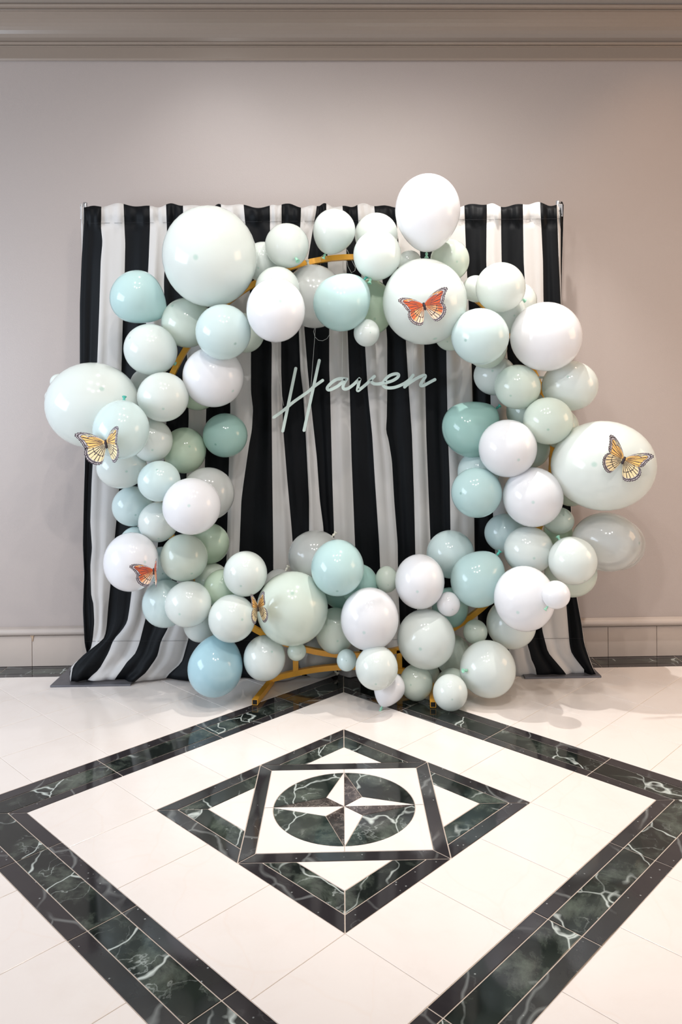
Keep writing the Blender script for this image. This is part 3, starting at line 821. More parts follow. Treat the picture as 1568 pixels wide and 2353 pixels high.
# label | cx cy rx ry | colour | layer (0 back .. 4 front) | shape | direction
# direction: ('c',dx,dy) = crown dot seen at that offset (in radii) ; ('n',deg,fwd) = nozzle points that way in the picture
D = None
BL = [
 ('very large mint-white balloon, biggest in the upper left of the ring', 483,590,107,114,'M',3,'r',D),
 ('aqua teardrop balloon lying sideways over the curtain, farthest left of the top half', 321,687,68,59,'A',2,'t',('n',-32,0.0)),
 ('pale mint balloon tucked under the very large upper left balloon', 430,742,59,56,'G',1,'r',('n',-50,-.6)),
 ('glossy pale aqua round balloon below the very large upper left one', 513,763,63,64,'P',3,'r',('c',.42,.41)),
 ('white-mint balloon left of the gold ring, below the sideways aqua teardrop', 347,804,63,57,'M',2,'r',('n',-30,-.6)),
 ('large milky white balloon hanging below the glossy pale aqua one, upper left', 490,866,72,68,'W',1,'r',('c',.62,.45)),
 ('mint-white balloon with a dark crown dot, right of the huge left-edge balloon', 375,912,58,57,'M',3,'r',('c',0,.47)),
 ('shaded sage balloon peeping out beneath the milky white upper left balloon', 455,902,45,41,'S',0,'r',D),
 ('thin see-through mint balloon edge behind the huge left balloon', 340,884,40,40,'M',0,'r',D),
 ('pale sage balloon sliver between the pale aqua balloon and the white one, upper left', 564,765,44,46,'G',0,'r',D),
 ('small-looking mint balloon wedged right of the very large upper left one', 605,602,44,46,'M',1,'r',D),
 ('mint-white balloon with green knot facing out, left end of the visible top ring', 660,565,50,52,'M',2,'r',('k',.37,.52)),
 ('upright mint-white balloon above the gold ring with its knot at the bottom', 767,533,49,52,'M',2,'e',('n',-112,0)),
 ('pale balloon half hidden behind another at the top centre right', 865,540,50,50,'M',1,'r',D),
 ('round mint balloon covering the right end of the visible top ring', 867,587,55,58,'M',3,'r',('k',-.26,.88)),
 ('tall white egg-shaped balloon standing highest of the whole garland', 983,490,75,88,'W',3,'e',('n',-92,0)),
 ('mint balloon behind the tall white egg balloon on its right side', 1034,598,45,48,'G',1,'r',D),
 ('small pale balloon cap below the left side of the tall white egg balloon', 942,605,28,30,'M',1,'r',D),
 ('large mint balloon wearing an orange butterfly, upper right of the ring', 976,693,97,100,'M',3,'r',('c',.23,.84)),
 ('pure white egg-shaped balloon left of the see-through one, upper ring', 634,713,67,74,'W',3,'r',D),
 ('pale balloon showing its top behind the pure white egg balloon', 638,664,51,51,'M',2,'r',D),
 ('see-through whitish balloon hanging under the top of the gold ring', 722,681,70,73,'C',1,'r',('n',100,-.2)),
 ('aqua egg balloon pointing up to the right below the top ring', 788,693,68,67,'A',3,'e',('n',45,-.2)),
 ('sage green balloon behind the aqua egg balloon at the top centre', 851,706,54,66,'S',1,'r',D),
 ('small mint balloon hanging below the sage green one, top centre', 843,765,30,32,'M',3,'r',D),
 ('pale green balloon sliver between the orange butterfly balloon and the aqua one', 1036,767,38,40,'G',1,'r',D),
 ('mint-white round balloon at the upper right shoulder of the ring', 1151,661,57,58,'M',3,'r',('n',-30,-.4)),
 ('mint balloon peeping out right of the upper right shoulder balloon', 1190,693,43,45,'M',1,'r',('k',-.45,.55)),
 ('small mint balloon behind the gold ring at the upper right', 1094,664,30,32,'M',1,'r',('n',-60,0.3)),
 ('pale balloon filling the gap between the right aqua balloon and the big white one', 1165,722,45,45,'M',1,'r',D),
 ('aqua round balloon with crown dot, upper right inner side of the ring', 1104,773,67,65,'P',3,'r',('c',-.5,.12)),
 ('cream-green balloon hanging out below the upper right aqua balloon', 1118,797,48,51,'G',2,'r',D),
 ('large pure white balloon at the right shoulder, over the curtain edge', 1255,774,82,80,'W',3,'r',D),
 ('grey-mint shaded balloon beside the white stripe, inner right side', 1138,863,49,46,'M',1,'r',D),
 ('pale sage balloon with grey crown dot, left of the ring on the right side', 1190,889,53,52,'G',2,'r',('c',-.3,.38)),
 ('white-mint balloon sticking out right, below the large pure white one', 1310,887,64,58,'M',2,'r',D),
 ('pale sage balloon with shadow line and dot, in front of the right ring side', 1260,967,57,55,'G',3,'r',('c',0,.36)),
 ('large teal-aqua balloon with stretched neck up right, inner right side', 1086,982,74,62,'T',1,'t',('n',38,-.1)),
 ('glossy white balloon overlapping the large teal-aqua one, right side', 1167,1030,67,67,'W',3,'r',D),
 ('bluish pale balloon behind and below the large teal-aqua one', 1100,1085,48,50,'P',0,'r',D),
 ('aqua balloon with teal crown dot, lower inner right side', 1096,1132,60,58,'A',2,'r',('c',-.6,.03)),
 ('sage balloon in the gap left of the shadow-lined pale sage one', 1212,945,48,50,'G',1,'r',D),
 ('pale sage balloon between the glossy white balloon and the gold ring', 1220,1030,44,46,'G',1,'r',D),
 ('greyish white balloon with a light patch, mid right side', 1225,1142,69,69,'W',3,'r',D),
 ('huge mint-white balloon at the far right carrying a yellow butterfly', 1386,1070,118,104,'M',3,'r',D),
 ('sage sliver of balloon above left of the huge right balloon', 1289,985,42,48,'G',1,'r',D),
 ('mint sliver of balloon below left of the huge right balloon', 1312,1124,40,40,'G',1,'r',D),
 ('small oval pale green balloon beneath the greyish white mid right one', 1284,1196,36,31,'G',2,'r',D),
 ('big see-through mint balloon lying sideways under the huge right one', 1393,1245,80,68,'C',2,'r',('n',180,-.5)),
 ('outer see-through balloon whose rim shows behind the sideways one at right', 1418,1250,63,60,'C',1,'r',D),
 ('small saturated green balloon piece behind the small oval one, right side', 1283,1222,33,36,'S',1,'r',D),
 ('pale blue-mint balloon right of the black stripe, lower right side', 1163,1225,50,45,'P',1,'r',D),
 ('milky mint balloon above the big white one at lower right', 1215,1264,57,55,'M',2,'r',D),
 ('bright mint-white round balloon in front of the sideways see-through one', 1316,1288,56,55,'M',3,'r',('c',.48,.8)),
 ('yellow-green shaded balloon behind the bright mint-white one at right', 1312,1316,60,56,'G',2,'r',D),
 ('big pure white balloon at lower right with a small one at its side', 1206,1375,70,75,'W',3,'r',D),
 ('small white balloon stuck to the right side of the big white lower right one', 1278,1367,32,33,'W',4,'r',('n',-125,.1)),
 ('mint balloon hanging below the big white lower right balloon', 1175,1434,57,57,'M',2,'r',D),
 ('large mint-white balloon with a pale knot, lowest large one at right', 1121,1537,65,64,'M',3,'r',('k',-.7,.08)),
 ('small pale green balloon between the gold tube and the large low mint one', 1093,1452,28,28,'G',2,'r',D),
 ('aqua balloon stretched up to a teal knot, lower right inner side', 1101,1329,62,68,'A',2,'e',('n',52,0)),
 ('grey-aqua shaded balloon right of the last black stripe, lower ring', 1036,1274,55,56,'P',1,'r',('n',-60,-.3)),
 ('white glossy balloon right of centre in the lower ring', 965,1336,57,63,'W',3,'r',D),
 ('dark teal balloon behind the small white one at the lower right', 1035,1396,42,46,'T',1,'r',D),
 ('small white balloon left of the aqua stretched one', 1031,1388,27,28,'W',3,'r',D),
 ('small pale balloon touching the white glossy one on its left', 889,1331,26,31,'G',2,'r',D),
 ('glossy aqua balloon at the centre of the lower ring', 776,1304,61,67,'A',3,'r',('c',-.02,.78)),
 ('see-through greyish balloon behind the glossy central aqua one', 724,1279,61,61,'C',1,'r',('n',48,.0)),
 ('teal shaded balloon just right of the glossy central aqua one', 825,1343,44,47,'T',1,'r',D),
 ('teal shaded balloon beneath the glossy central aqua one', 786,1352,46,48,'T',1,'r',D),
 ('large pale green balloon with a small yellow butterfly on its left side', 672,1398,82,84,'G',3,'r',D),
 ('small see-through balloon with green knot above the large pale green one', 641,1341,34,34,'C',1,'r',('n',60,.2)),
 ('large white balloon at the bottom centre with a row of highlights', 850,1422,67,72,'W',3,'r',D),
 ('large mint-white balloon right of the bottom centre white one', 980,1468,67,68,'M',3,'r',('c',-.2,.33)),
 ('shaded sage balloon between the pale green and the bottom centre white balloon', 771,1449,46,53,'G',2,'r',D),
 ('bright white-mint balloon low in front of the ring post, bottom centre', 866,1534,49,51,'M',4,'r',('c',-.04,.7)),
 ('white teardrop balloon touching the floor with its knot down', 893,1584,36,41,'W',3,'t',('n',-112,0)),
 ('pale sage balloon beside the white teardrop near the floor', 957,1568,38,41,'G',3,'r',D),
 ('bright mint balloon resting on the floor over the right gold foot', 1035,1591,40,41,'M',3,'r',D),
 ('sage balloon peeping over the bright mint one on the floor', 1040,1572,37,36,'G',2,'r',D),
 ('sage balloon behind the large low mint-white one, lower right', 1042,1507,42,50,'G',1,'r',('n',-70,-.3)),
 ('pale sliver of balloon above the pale sage one near the floor', 985,1548,26,26,'G',1,'r',D),
 ('tiny sage balloon hanging on the gold ring below the large pale green one', 682,1497,22,21,'G',3,'r',D),
 ('tiny pale blue-mint balloon in front of the gold tube, bottom centre', 797,1517,23,25,'P',3,'r',D),
 ('mint balloon with a curved shadow above the left gold foot', 608,1512,48,51,'M',3,'r',('c',.34,-.26)),
 ('blue balloon, largest of the aqua ones, hanging low at the left', 496,1529,62,70,'B',3,'e',('n',78,-.1)),
 ('grey-mint see-through balloon behind the gold tubes near the floor', 732,1510,48,46,'C',-1,'r',('n',-40,0)),
 ('mint-white round balloon left of the large pale green one', 533,1421,54,54,'M',3,'r',('c',.43,.07)),
 ('mint-white balloon with a vertical shadow line over the lower left black stripe', 564,1318,50,52,'M',3,'r',('c',-.2,.53)),
 ('round mint balloon with grey dot, lower left outer side', 433,1388,53,52,'M',3,'r',('c',-.37,.4)),
 ('pale blue balloon left of the round mint one, lower left outer side', 380,1387,52,54,'P',2,'r',D),
 ('pale balloon hanging under the round mint one, above the blue balloon', 462,1432,40,43,'M',1,'r',D),
 ('bright sage balloon left of the mint-white one with the vertical line', 510,1352,42,43,'S',2,'r',D),
 ('grey-green shaded balloon behind the bright sage one, lower left', 487,1331,38,37,'G',1,'r',D),
 ('pale sage balloon just right of the orange butterfly, left side', 423,1281,53,56,'G',2,'r',('c',.3,.66)),
 ('sage shaded balloon right of the pale sage one, under the two overlapping ones', 480,1249,47,47,'S',1,'r',D),
 ('pure white balloon at the left edge wearing an orange butterfly', 301,1291,61,67,'W',3,'r',D),
 ('pale aqua balloon behind the orange butterfly of the white left balloon', 372,1298,40,42,'P',1,'r',D),
 ('glossy pure white balloon in the middle of the left side', 441,1163,66,65,'W',4,'r',D),
 ('see-through grey balloon behind the glossy pure white left one', 478,1135,61,61,'C',2,'r',D),
 ('mint balloon left of and below the glossy pure white one', 364,1199,45,47,'M',2,'r',('c',0,.8)),
 ('pale aqua balloon leftmost below the pale mint pair, left side', 305,1163,46,46,'P',1,'r',D),
 ('thin pale aqua balloon rim above the white butterfly balloon at left', 312,1246,36,36,'P',1,'r',D),
 ('blue-mint balloon with a lighter lower half, middle of the left side', 366,1106,48,47,'P',3,'r',('c',-.1,-.55)),
 ('pale mint balloon under the aqua one that carries the yellow butterfly', 280,1073,56,49,'M',2,'r',D),
 ('mint balloon with a streak of light right of the aqua butterfly balloon', 349,1012,47,50,'M',2,'r',('c',.02,.45)),
 ('sage balloon left of the round teal one, left side', 424,1035,49,53,'S',1,'r',D),
 ('round teal balloon over the white stripe, inner left side', 518,1000,51,51,'T',1,'r',D),
 ('pale aqua balloon in front of the huge left one, under the yellow butterfly', 279,987,63,69,'P',4,'r',('c',-.09,.93)),
 ('huge mint-white balloon at the far left edge of the garland', 214,932,104,98,'M',3,'r',D),
 ('small mint balloon end, upper of two behind the huge left balloon', 136,878,20,19,'M',1,'r',D),
 ('small mint balloon end, lower of two behind the huge left balloon', 125,912,21,20,'M',1,'r',D),
]
LY = {-1: 4.32, 0: 3.93, 1: 3.78, 2: 3.42, 3: 3.08, 4: 2.75}
bs = []
for (lab, cx, cy, rx, ry, col, lay, shp, dr) in BL:
    bs.append(dict(lab=lab, cx=cx, cy=cy, rx=rx, ry=ry, col=col, lay=lay, shp=shp, dr=dr, Y=LY[lay]))
def rad(b): return (b['rx'] + b['ry']) / 2 * (b['Y'] - CAM.y) / F_
def limits(b):
    r = rad(b)
    if b['lay'] < 0:                            # this one leans back into the cloth behind the tubes
        b['Y'] = 4.32; return
    back = 4.12 - r * 0.9 if 190 < b['cx'] < 1290 else 4.9 - r
    b['Y'] = min(b['Y'], max(back, 3.2))
    # keep clear of the gold tube
    if b['lay'] >= 1:
        c = at(b['cx'], b['cy'], b['Y']) / U
        d = abs(math.hypot(c.x - rc.x / U, c.z - rc.z / U) - RR / U)
        if d < r: b['Y'] = min(b['Y'], RY - 0.85 * sqrt(r * r - d * d) - 0.03)
    # do not sink below the floor
    for _ in range(4):
        c = at(b['cx'], b['cy'], b['Y']) / U
        rz = b['ry'] * (b['Y'] - CAM.y) / F_
        if c.z < rz * 1.0 + 0.01:
            b['Y'] -= (rz * 1.0 + 0.01 - c.z) * 2.2
for it in range(220):
    for b in bs: limits(b); b['p'] = at(b['cx'], b['cy'], b['Y']) / U; b['r'] = rad(b)
    for i in range(len(bs)):
        for j in range(i + 1, len(bs)):
            a, b = bs[i], bs[j]
            dx = a['p'].x - b['p'].x; dz = a['p'].z - b['p'].z
            R = (a['r'] + b['r']) * 0.90
            d2 = dx * dx + dz * dz
            if d2 >= R * R: continue
            need = sqrt(R * R - d2)
            if a['lay'] == b['lay']:
                need *= 0.8; f, k = (a, b) if a['Y'] < b['Y'] else (b, a)
                if abs(a['Y'] - b['Y']) < 1e-6: f, k = (a, b)
            else:
                f, k = (a, b) if a['lay'] > b['lay'] else (b, a)
            gap = k['Y'] - f['Y']
            if gap < need:
                m = (need - gap) * 0.25
                f['Y'] -= m; k['Y'] += m * 0.8
for b in bs:
    limits(b)
rnd = random.Random(3)
ROOTS = {}
for b in bs:
    c = at(b['cx'], b['cy'], b['Y'])
    sc = (b['Y'] - CAM.y) / F_ * U
    rx, ry = b['rx'] * sc, b['ry'] * sc
    R = (rx + ry) / 2
    view = (CAM * U - c).normalized()
    right = view.cross(Vector((0, 0, 1))).normalized() * -1
    up = right.cross(view) * -1
    if up.z < 0: up = -up
    if right.x < 0: right = -right
    dr = b['dr']; knot_front = False
    if dr is None:
        # tied to the ring behind: the crown faces the room
        dx, dy = rnd.uniform(-.45, .45), rnd.uniform(-.45, .35)
        crown = (right * dx + up * dy + view * 0.8).normalized()
    elif dr[0] == 'c':
        dx, dy = dr[1], -dr[2]
        crown = right * dx + up * dy + view * sqrt(max(0.02, 1 - dx * dx - dy * dy))
    elif dr[0] == 'k':
        dx, dy = dr[1], -dr[2]
        nz = right * dx + up * dy + view * sqrt(max(0.05, 1 - dx * dx - dy * dy))
        crown = -nz
    else:
        a = math.radians(dr[1])
        nz = right * cos(a) + up * sin(a) + view * dr[2]
        crown = -nz
    crown.normalize()
    zax = crown
    # local X kept close to the picture's horizontal so rx / ry can be honoured
    xax = (right - zax * right.dot(zax))
    if xax.length < 0.2: xax = view - zax * view.dot(zax)
    xax.normalize(); yax = zax.cross(xax)
    nb = BM[b['shp']][2]
    # place so that the middle of the silhouette sits on the measured centre
    inplane = sqrt(max(0, 1 - zax.dot(view) ** 2))
    # silhouette extents for each local axis
    def ext(ax):
        return abs(ax.dot(right)), abs(ax.dot(up))
    ez = ext(zax)
    if inplane > 0.6:
        hz, vz = ez
        L_ = rx * hz ** 2 + ry * vz ** 2 if (hz + vz) else R
        L_ = (rx * hz ** 2 + ry * vz ** 2) / max(1e-6, hz ** 2 + vz ** 2)
        Wd = (rx * vz ** 2 + ry * hz ** 2) / max(1e-6, hz ** 2 + vz ** 2)
        if b['shp'] != 'r' and dr is not None and dr[0] == 'n' and abs(rx - ry) / R < 0.12:
            L_, Wd = R * 1.04, R * 0.96
        sx = sy = Wd; sz = L_ * 2 / (1 + nb)
    else:
        sx, sy, sz = rx, ry, R * 0.98
    off = zax * (nb - 1) / 2 * sz
    root = bpy.data.objects.new('balloon', balloon_mesh(b['shp'], b['col']))
    COL.objects.link(root)
    m3 = Matrix((xax, yax, zax)).transposed()
    loc = c + off * inplane
    root.matrix_world = Matrix.Translation(loc) @ m3.to_4x4() @ Matrix.Diagonal((sx, sy, sz, 1))
    tag(root, b['lab'], 'balloon', 'balloons of the ring garland')
    k = bpy.data.objects.new('knot', knot_mesh(b['col']))
    COL.objects.link(k)
    k.parent = root
    ks = 0.8 if R > 0.07 else 0.6
    k.matrix_parent_inverse = Matrix.Identity(4)
    k.location = (0, 0, -nb * 1.0)
    k.scale = (ks / sx, ks / sy, ks / sz)
    ROOTS[b['lab']] = (b, root, c, rx, ry)

# ------------------------------------------------------------------ butterflies
FORE = [(0.0, .05), (.10, .15), (.25, .29), (.42, .40), (.58, .48), (.74, .535), (.88, .545), (.97, .52), (1.0, .465), (.96, .40), (.90, .32), (.85, .23), (.81, .13), (.78, .04), (.72, -.04), (.60, -.07), (.45, -.06), (.30, -.04), (.12, -.02)]
HIND = [(.06, .02), (.22, .05), (.42, .05), (.58, .01), (.70, -.07), (.77, -.18), (.79, -.30), (.76, -.42), (.70, -.53), (.60, -.62), (.48, -.69), (.36, -.72), (.25, -.69), (.18, -.58), (.12, -.42), (.06, -.24), (.01, -.08)]
def resample(pts, n):
    L = [0]
    for a, b in zip(pts, pts[1:]): L.append(L[-1] + math.hypot(b[0] - a[0], b[1] - a[1]))
    out = []
    for k in range(n + 1):
        d = L[-1] * k / n
        for i in range(len(L) - 1):
            if d <= L[i + 1] + 1e-9:
                f = (d - L[i]) / max(1e-9, L[i + 1] - L[i])
                out.append((pts[i][0] + (pts[i + 1][0] - pts[i][0]) * f, pts[i][1] + (pts[i + 1][1] - pts[i][1]) * f, k / n)); break
    return out
def pat(kind, fore, s, t, x, y):
    rim = t > (0.80 if fore else 0.84)
    lead = fore and s < 0.40 and t > 0.86
    blk = (0.045, 0.03, 0.04); wht = (0.86, 0.80, 0.82)
    if fore:
        rim = (s > 0.30 and s < 0.74 and t > 0.80) or s > 0.90 and t > 0.9
        lead = s <= 0.32 and t > 0.88 or s > 0.74 and t > 0.90
    else:
        rim = 0.22 < s < 0.80 and t > 0.84
        lead = False
    if rim and not (s > 0.90):
        a = (s * 46) % 1; row = (t - 0.80) / 0.2
        if 0.25 < a < 0.75 and (0.12 < row < 0.40 or 0.62 < row < 0.86): return wht
        return blk
    if lead: return blk
    # veins run from the root to the rim
    nv = 13 if fore else 15
    if abs(((s * nv) % 1) - 0.5) < 0.09 / max(t, 0.25) and t > 0.12 and (s > 0.28 or not fore): return blk if kind != 'o' or t > .3 else (0.30, 0.07, 0.02)
    if fore and 0.16 < s < 0.74 and 0.56 < t - 0.0 * s < 0.60 and s < 0.5: return blk
    if not fore and abs(t - (0.60 + 0.04 * sin(s * 9))) < 0.018: return blk
    if fore and s < 0.46 and t > 0.60:
        if s > 0.24 and t < 0.68: return wht if int(s * 40) % 2 else blk
        if s < 0.26: return blk if int(t * 22) % 2 else wht
        return (0.80, 0.38, 0.12) if kind == 'o' else (0.60, 0.56, 0.36)
    if kind == 'o':
        if fore: return (0.60, 0.09, 0.02)
        if t > 0.62 and s < 0.5: return (0.58, 0.13, 0.04)
        return (0.86, 0.40, 0.17) if s < 0.55 else (0.84, 0.62, 0.45)
    if fore: return (0.90, 0.54, 0.16)
    return (0.80, 0.66, 0.38)
def wing_mesh(kind, fore, cache={}):
    key = (kind, fore)
    if key in cache: return cache[key]
    out = resample(FORE if fore else HIND, 110)
    nt = 36
    vs, fs, cols_ = [], [], []
    for k, (x, y, s) in enumerate(out):
        for q in range(nt + 1):
            t = q / nt
            wob = 1 + (0.012 * sin(s * 150) if t > .95 else 0)
            vs.append((x * t * wob, y * t * wob, 0.03 * (x * t) ** 2 + (0.0 if fore else -0.008)))
            cols_.append(pat(kind, fore, s, t, x * t, y * t))
    for k in range(len(out) - 1):
        for q in range(nt):
            a = k * (nt + 1) + q
            fs.append((a, a + 1, a + nt + 2, a + nt + 1))
    me = mesh('wing', vs, fs, True)
    ca = me.color_attributes.new('print', 'FLOAT_COLOR', 'POINT')
    for i, c in enumerate(cols_): ca.data[i].color = (*c, 1)
    me.materials.append(M_WING)
    cache[key] = me
    return me
m, nt_, N, L, P = new_mat('printed_wing')
va = N.new('ShaderNodeVertexColor'); va.layer_name = 'print'
L.new(va.outputs[0], P.inputs['Base Color']); P.inputs['Roughness'].default_value = 0.55
M_WING = m
M_BODY = simple('butterfly_body', sr(48, 38, 44), 0.7, 0, 0.4, 300, 0.3)
bodv, bodf = lathe([(0, .16), (.03, .15), (.045, .12), (.035, .09), (.055, .04), (.06, -.02), (.045, -.08), (.05, -.14), (.04, -.22), (0, -.27)], 12)
def butterfly(label, cx, cy, Yd, lean, length, foldL, foldR, kind, tilt=0.0, elev=0.0):
    """lean: body axis, degrees anticlockwise from upright; fold: each wing lifted towards the lens"""
    c = at(cx, cy, Yd)
    root = empty('butterfly', c, label, 'butterfly', 'paper butterflies on the balloons')
    s = length * (Yd - CAM.y) / F_ * U
    root.rotation_euler = (pi / 2, math.radians(-lean), 0)
    root.rotation_euler = (Matrix.Rotation(math.radians(tilt), 3, 'Z') @ Matrix.Rotation(pi / 2, 3, 'X') @ Matrix.Rotation(math.radians(lean), 3, 'Z')).to_euler()
    body = link('body', mesh('body', [(x * s * 1.05, z * s * 0.75, y * s + 0.02 * s) for x, y, z in bodv], bodf, True), M_BODY, root)
    if not isinstance(elev, tuple): elev = (elev, elev)
    for sgn, fold, el in ((-1, foldL, elev[0]), (1, foldR, elev[1])):
        for fore in (True, False):
            w = link('upper_wing' if fore else 'lower_wing', wing_mesh(kind, fore), None, root)
            w.scale = (s * sgn, s, s)
            w.rotation_euler = (Matrix.Rotation(-sgn * math.radians(fold), 3, 'Y') @ Matrix.Rotation(sgn * math.radians(el * (1 if fore else (0.35 if el > 0 else 0))), 3, 'Z')).to_euler()
    return root
def frontY(key, cx, cy, gap=0.07):
    for lab, (b, o, c, rx, ry) in ROOTS.items():
        if key in lab:
            sc = (b['Y'] - CAM.y) / F_
            dx = (cx - b['cx']) / b['rx']; dy = (cy - b['cy']) / b['ry']
            R = (b['rx'] + b['ry']) / 2 * sc
            return b['Y'] - R * sqrt(max(0.05, 1 - dx * dx - dy * dy)) - gap
butterfly('orange and black monarch butterfly spread flat on the large upper right balloon', 975, 702, frontY('wearing an orange butterfly, upper right', 975, 702), 14.5, 60, 14, 14, 'o', 6, -5)
butterfly('yellow monarch butterfly on the aqua and huge balloons at the far left', 244, 1018, frontY('under the yellow butterfly', 250, 1010), 8, 66, 6, 40, 'y', -4, -3)
butterfly('yellow monarch butterfly on the huge balloon at the far right', 1434, 1056, frontY('huge mint-white balloon at the far right', 1434, 1056, 0.13), -26, 62, 8, 8, 'y', 3, 5)
butterfly('orange monarch butterfly with half folded wings on the white balloon at left', 354, 1311, frontY('left edge wearing an orange', 340, 1305, 0.16), 0, 50, 14, 66, 'o', 0, (-13, 10))
butterfly('small yellow monarch butterfly with raised wings on the large pale green balloon', 593, 1396, frontY('large pale green balloon with a small', 606, 1396, 0.14), 4, 48, 72, 50, 'y', 0, (20, 24))

# ------------------------------------------------------------------ hanging script sign "Haven"
SY = 3.93
def zp(x, y, ox, oy, k): return (ox + x * k, oy + y * k)
k1 = 450 / 1568
def q1(*p): return [zp(x, y, 600, 780, k1) for x, y in p]
k2 = 150 / 1568
def q2(*p): return [zp(x, y, 740, 840, k2) for x, y in p]
def q3(*p): return [zp(x, y, 860, 840, k2) for x, y in p]
STROKES = {
 'letter_h': [q1((279, 232), (175, 733)), q1((467, 168), (345, 728)), q1((103, 623), (150, 592), (205, 548), (260, 500), (330, 452), (385, 414), (420, 380), (494, 328))],
 'letter_a': [q2((560, 322), (470, 312), (380, 322), (290, 365), (200, 440), (140, 510), (125, 555), (150, 588), (200, 585), (290, 545), (390, 490), (470, 420), (560, 335)),
              q2((600, 325), (560, 380), (520, 450), (505, 520), (520, 560), (570, 570), (640, 545), (700, 505))],
 'letter_v': [q2((640, 545), (700, 505), (780, 440), (850, 370), (915, 308), (915, 312), (885, 430), (862, 540), (850, 622), (950, 545), (1090, 430), (1170, 345), (1262, 262))],
 'letter_e': [q2((1165, 345), (1200, 410), (1260, 440), (1330, 445), (1420, 430), (1480, 415)),
              q3((0, 440), (120, 445), (220, 425), (330, 400), (420, 375), (510, 330), (580, 275), (595, 225), (570, 200), (510, 197), (430, 215), (340, 260), (270, 330), (225, 400), (215, 460), (240, 505), (300, 535), (400, 540), (520, 520), (650, 470), (760, 410), (860, 335), (935, 235))],
 'letter_n': [q3((935, 232), (880, 310), (800, 430), (735, 515)), q3((735, 512), (820, 440), (900, 385), (1000, 320), (1110, 262), (1200, 232), (1235, 240), (1225, 285), (1170, 360), (1125, 435), (1115, 480), (1150, 490), (1210, 475), (1320, 410), (1460, 338))],
}
def smooth(pts, n=4):
    for _ in range(2):
        o = [pts[0]]
        for a, b in zip(pts, pts[1:]):
            o.append((a[0] * .75 + b[0] * .25, a[1] * .75 + b[1] * .25)); o.append((a[0] * .25 + b[0] * .75, a[1] * .25 + b[1] * .75))
        o.append(pts[-1]); pts = o
    return pts
sc = at(815, 905, SY)
sign = empty('hanging_sign', sc, 'pale mint acrylic script sign reading Haven, hanging in the middle of the ring', 'sign')
def stroke(bm, pts, w, th, dz):
    """flat bar with round ends, thickness th"""
    P_ = [at(x, y, SY) - sc for x, y in pts]
    n = len(P_)
    Lf, Rt = [], []
    for i in range(n):
        t = (P_[min(i + 1, n - 1)] - P_[max(i - 1, 0)]); t.y = 0; t.normalize()
        nrm = Vector((-t.z, 0, t.x))
        Lf.append(P_[i] + nrm * w); Rt.append(P_[i] - nrm * w)
    def cap(c, t):
        nrm = Vector((-t.z, 0, t.x))
        return [c + nrm * w * cos(a) + t * w * sin(a) for a in [pi * k / 8 for k in range(1, 8)]]
    t1 = (P_[-1] - P_[-2]); t1.y = 0; t1.normalize(); t0 = (P_[0] - P_[1]); t0.y = 0; t0.normalize()
    e = cap(P_[-1], t1)
    s_ = cap(P_[0], t0)
    def solid(poly):
        f = [bm.verts.new(p + Vector((0, -th / 2 + dz, 0))) for p in poly]; b_ = [bm.verts.new(p + Vector((0, th / 2 + dz, 0))) for p in poly]
        return f, b_
    lf, lb = solid(Lf); rf, rb = solid(Rt); ef, eb = solid(e); sf, sb = solid(s_)
    for i in range(n - 1):
        bm.faces.new((lf[i], lf[i + 1], rf[i + 1], rf[i])); bm.faces.new((rb[i], rb[i + 1], lb[i + 1], lb[i]))
        bm.faces.new((lb[i], lb[i + 1], lf[i + 1], lf[i])); bm.faces.new((rf[i], rf[i + 1], rb[i + 1], rb[i]))
    for (F, B, a, b_, fa, fb) in ((ef, eb, lf[-1], rf[-1], lb[-1], rb[-1]), (sf, sb, rf[0], lf[0], rb[0], lb[0])):
        lp = [a] + F + [b_]; lq = [fa] + B + [fb]
        bm.faces.new(lp); bm.faces.new(lq[::-1])
        for i in range(len(lp) - 1): bm.faces.new((lp[i], lq[i], lq[i + 1], lp[i + 1]))
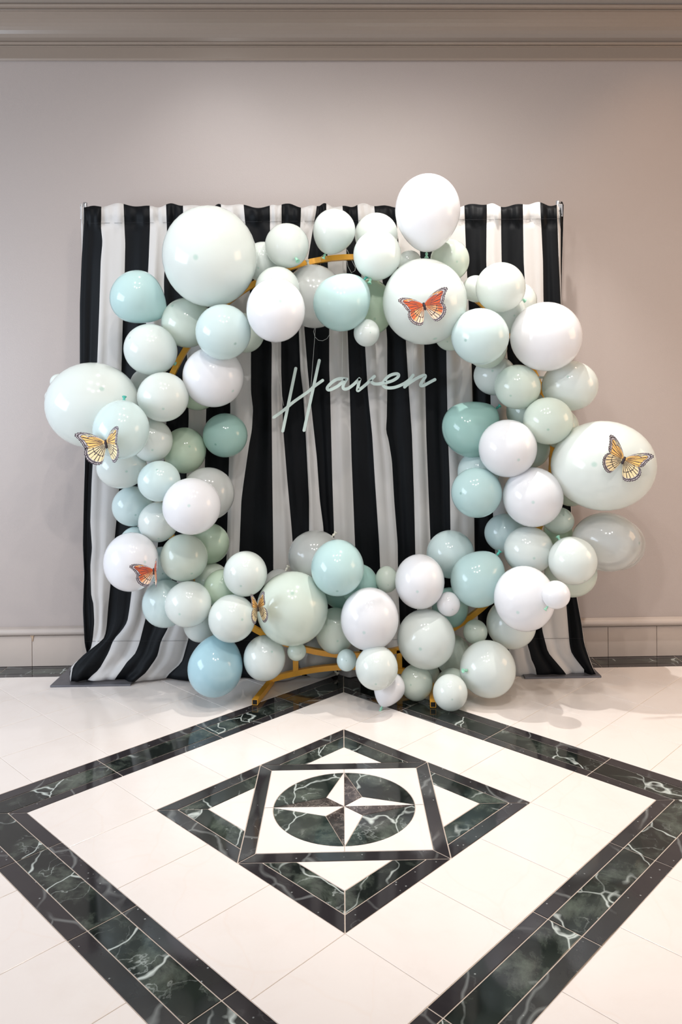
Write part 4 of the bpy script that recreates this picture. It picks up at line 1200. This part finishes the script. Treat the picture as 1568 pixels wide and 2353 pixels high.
for nm, sts in STROKES.items():
    bm = bmesh.new()
    for i, st in enumerate(sts):
        stroke(bm, smooth(st) if len(st) > 2 else st, (3.45 if nm == 'letter_h' else 3.6) * (SY - CAM.y) / F_ * U, 0.004, 0.0002 * i)
    bmesh.ops.recalc_face_normals(bm, faces=bm.faces)
    me = bpy.data.meshes.new(nm); bm.to_mesh(me); bm.free()
    link(nm, me, M_SIGN, sign)
# fishing lines from ring to sign
def line(name, pts, label, group=None, r=0.0008, mat=M_LINE, Y0=SY, Y1=None):
    P_ = [at(x, y, (Y0 if Y1 is None else Y0 + (Y1 - Y0) * i / max(1, len(pts) - 1))) for i, (x, y) in enumerate(pts)]
    o0 = P_[0]
    vs, fs = sweep([p - o0 for p in P_], r, 6, False, Vector((0, 1, 0)))
    o = link(name, mesh(name, vs, fs, True), mat, None, o0)
    tag(o, label, 'string', group); return o
line('hanging_line', [(608, 640), (622, 776), (640, 860), (652, 932)], 'thin clear line holding the crossing of the left stem of the H', 'lines holding the sign')
line('hanging_line', [(738, 597), (724, 770), (715, 886), (713, 905)], 'thin clear line holding the right stem of the H', 'lines holding the sign')
line('hanging_line', [(789, 596), (788, 760), (786, 878)], 'thin clear line holding the letter a', 'lines holding the sign')
line('hanging_line', [(955, 610), (952, 760), (948, 862)], 'thin clear line holding the last letter n', 'lines holding the sign')
line('line_curl', [(724, 752), (721, 762), (724, 774), (732, 782), (742, 783), (752, 778), (758, 768), (760, 755)], 'curled loose end of clear line just below the see-through balloon', 'loose curls of line')
line('line_curl', [(737, 601), (737, 591), (743, 586), (750, 588), (752, 594)], 'small curl of line round the top ring tube at the green knot', 'loose curls of line', Y0=3.83)
line('line_curl', [(798, 574), (806, 592), (811, 603), (817, 614), (816, 622), (808, 627), (800, 612), (798, 600)], 'tangled curl of line beside the round balloon on the top ring', 'loose curls of line', Y0=3.86)
# clear balloon strip tape showing at the right
vs, fs = sweep([at(1232, 868, 3.6), at(1243, 867, 3.55), at(1256, 867, 3.55), at(1268, 870, 3.6)], 0.006, 8, False, Vector((0, 1, 0)), 0)
o0 = at(1248, 868, 3.56)
tp = link('balloon_tape', mesh('tape', [v - o0 for v in vs], fs, True), M_TAPE, None, o0)
tag(tp, 'short white strip of garland tape under the large pure white right balloon', 'tape')
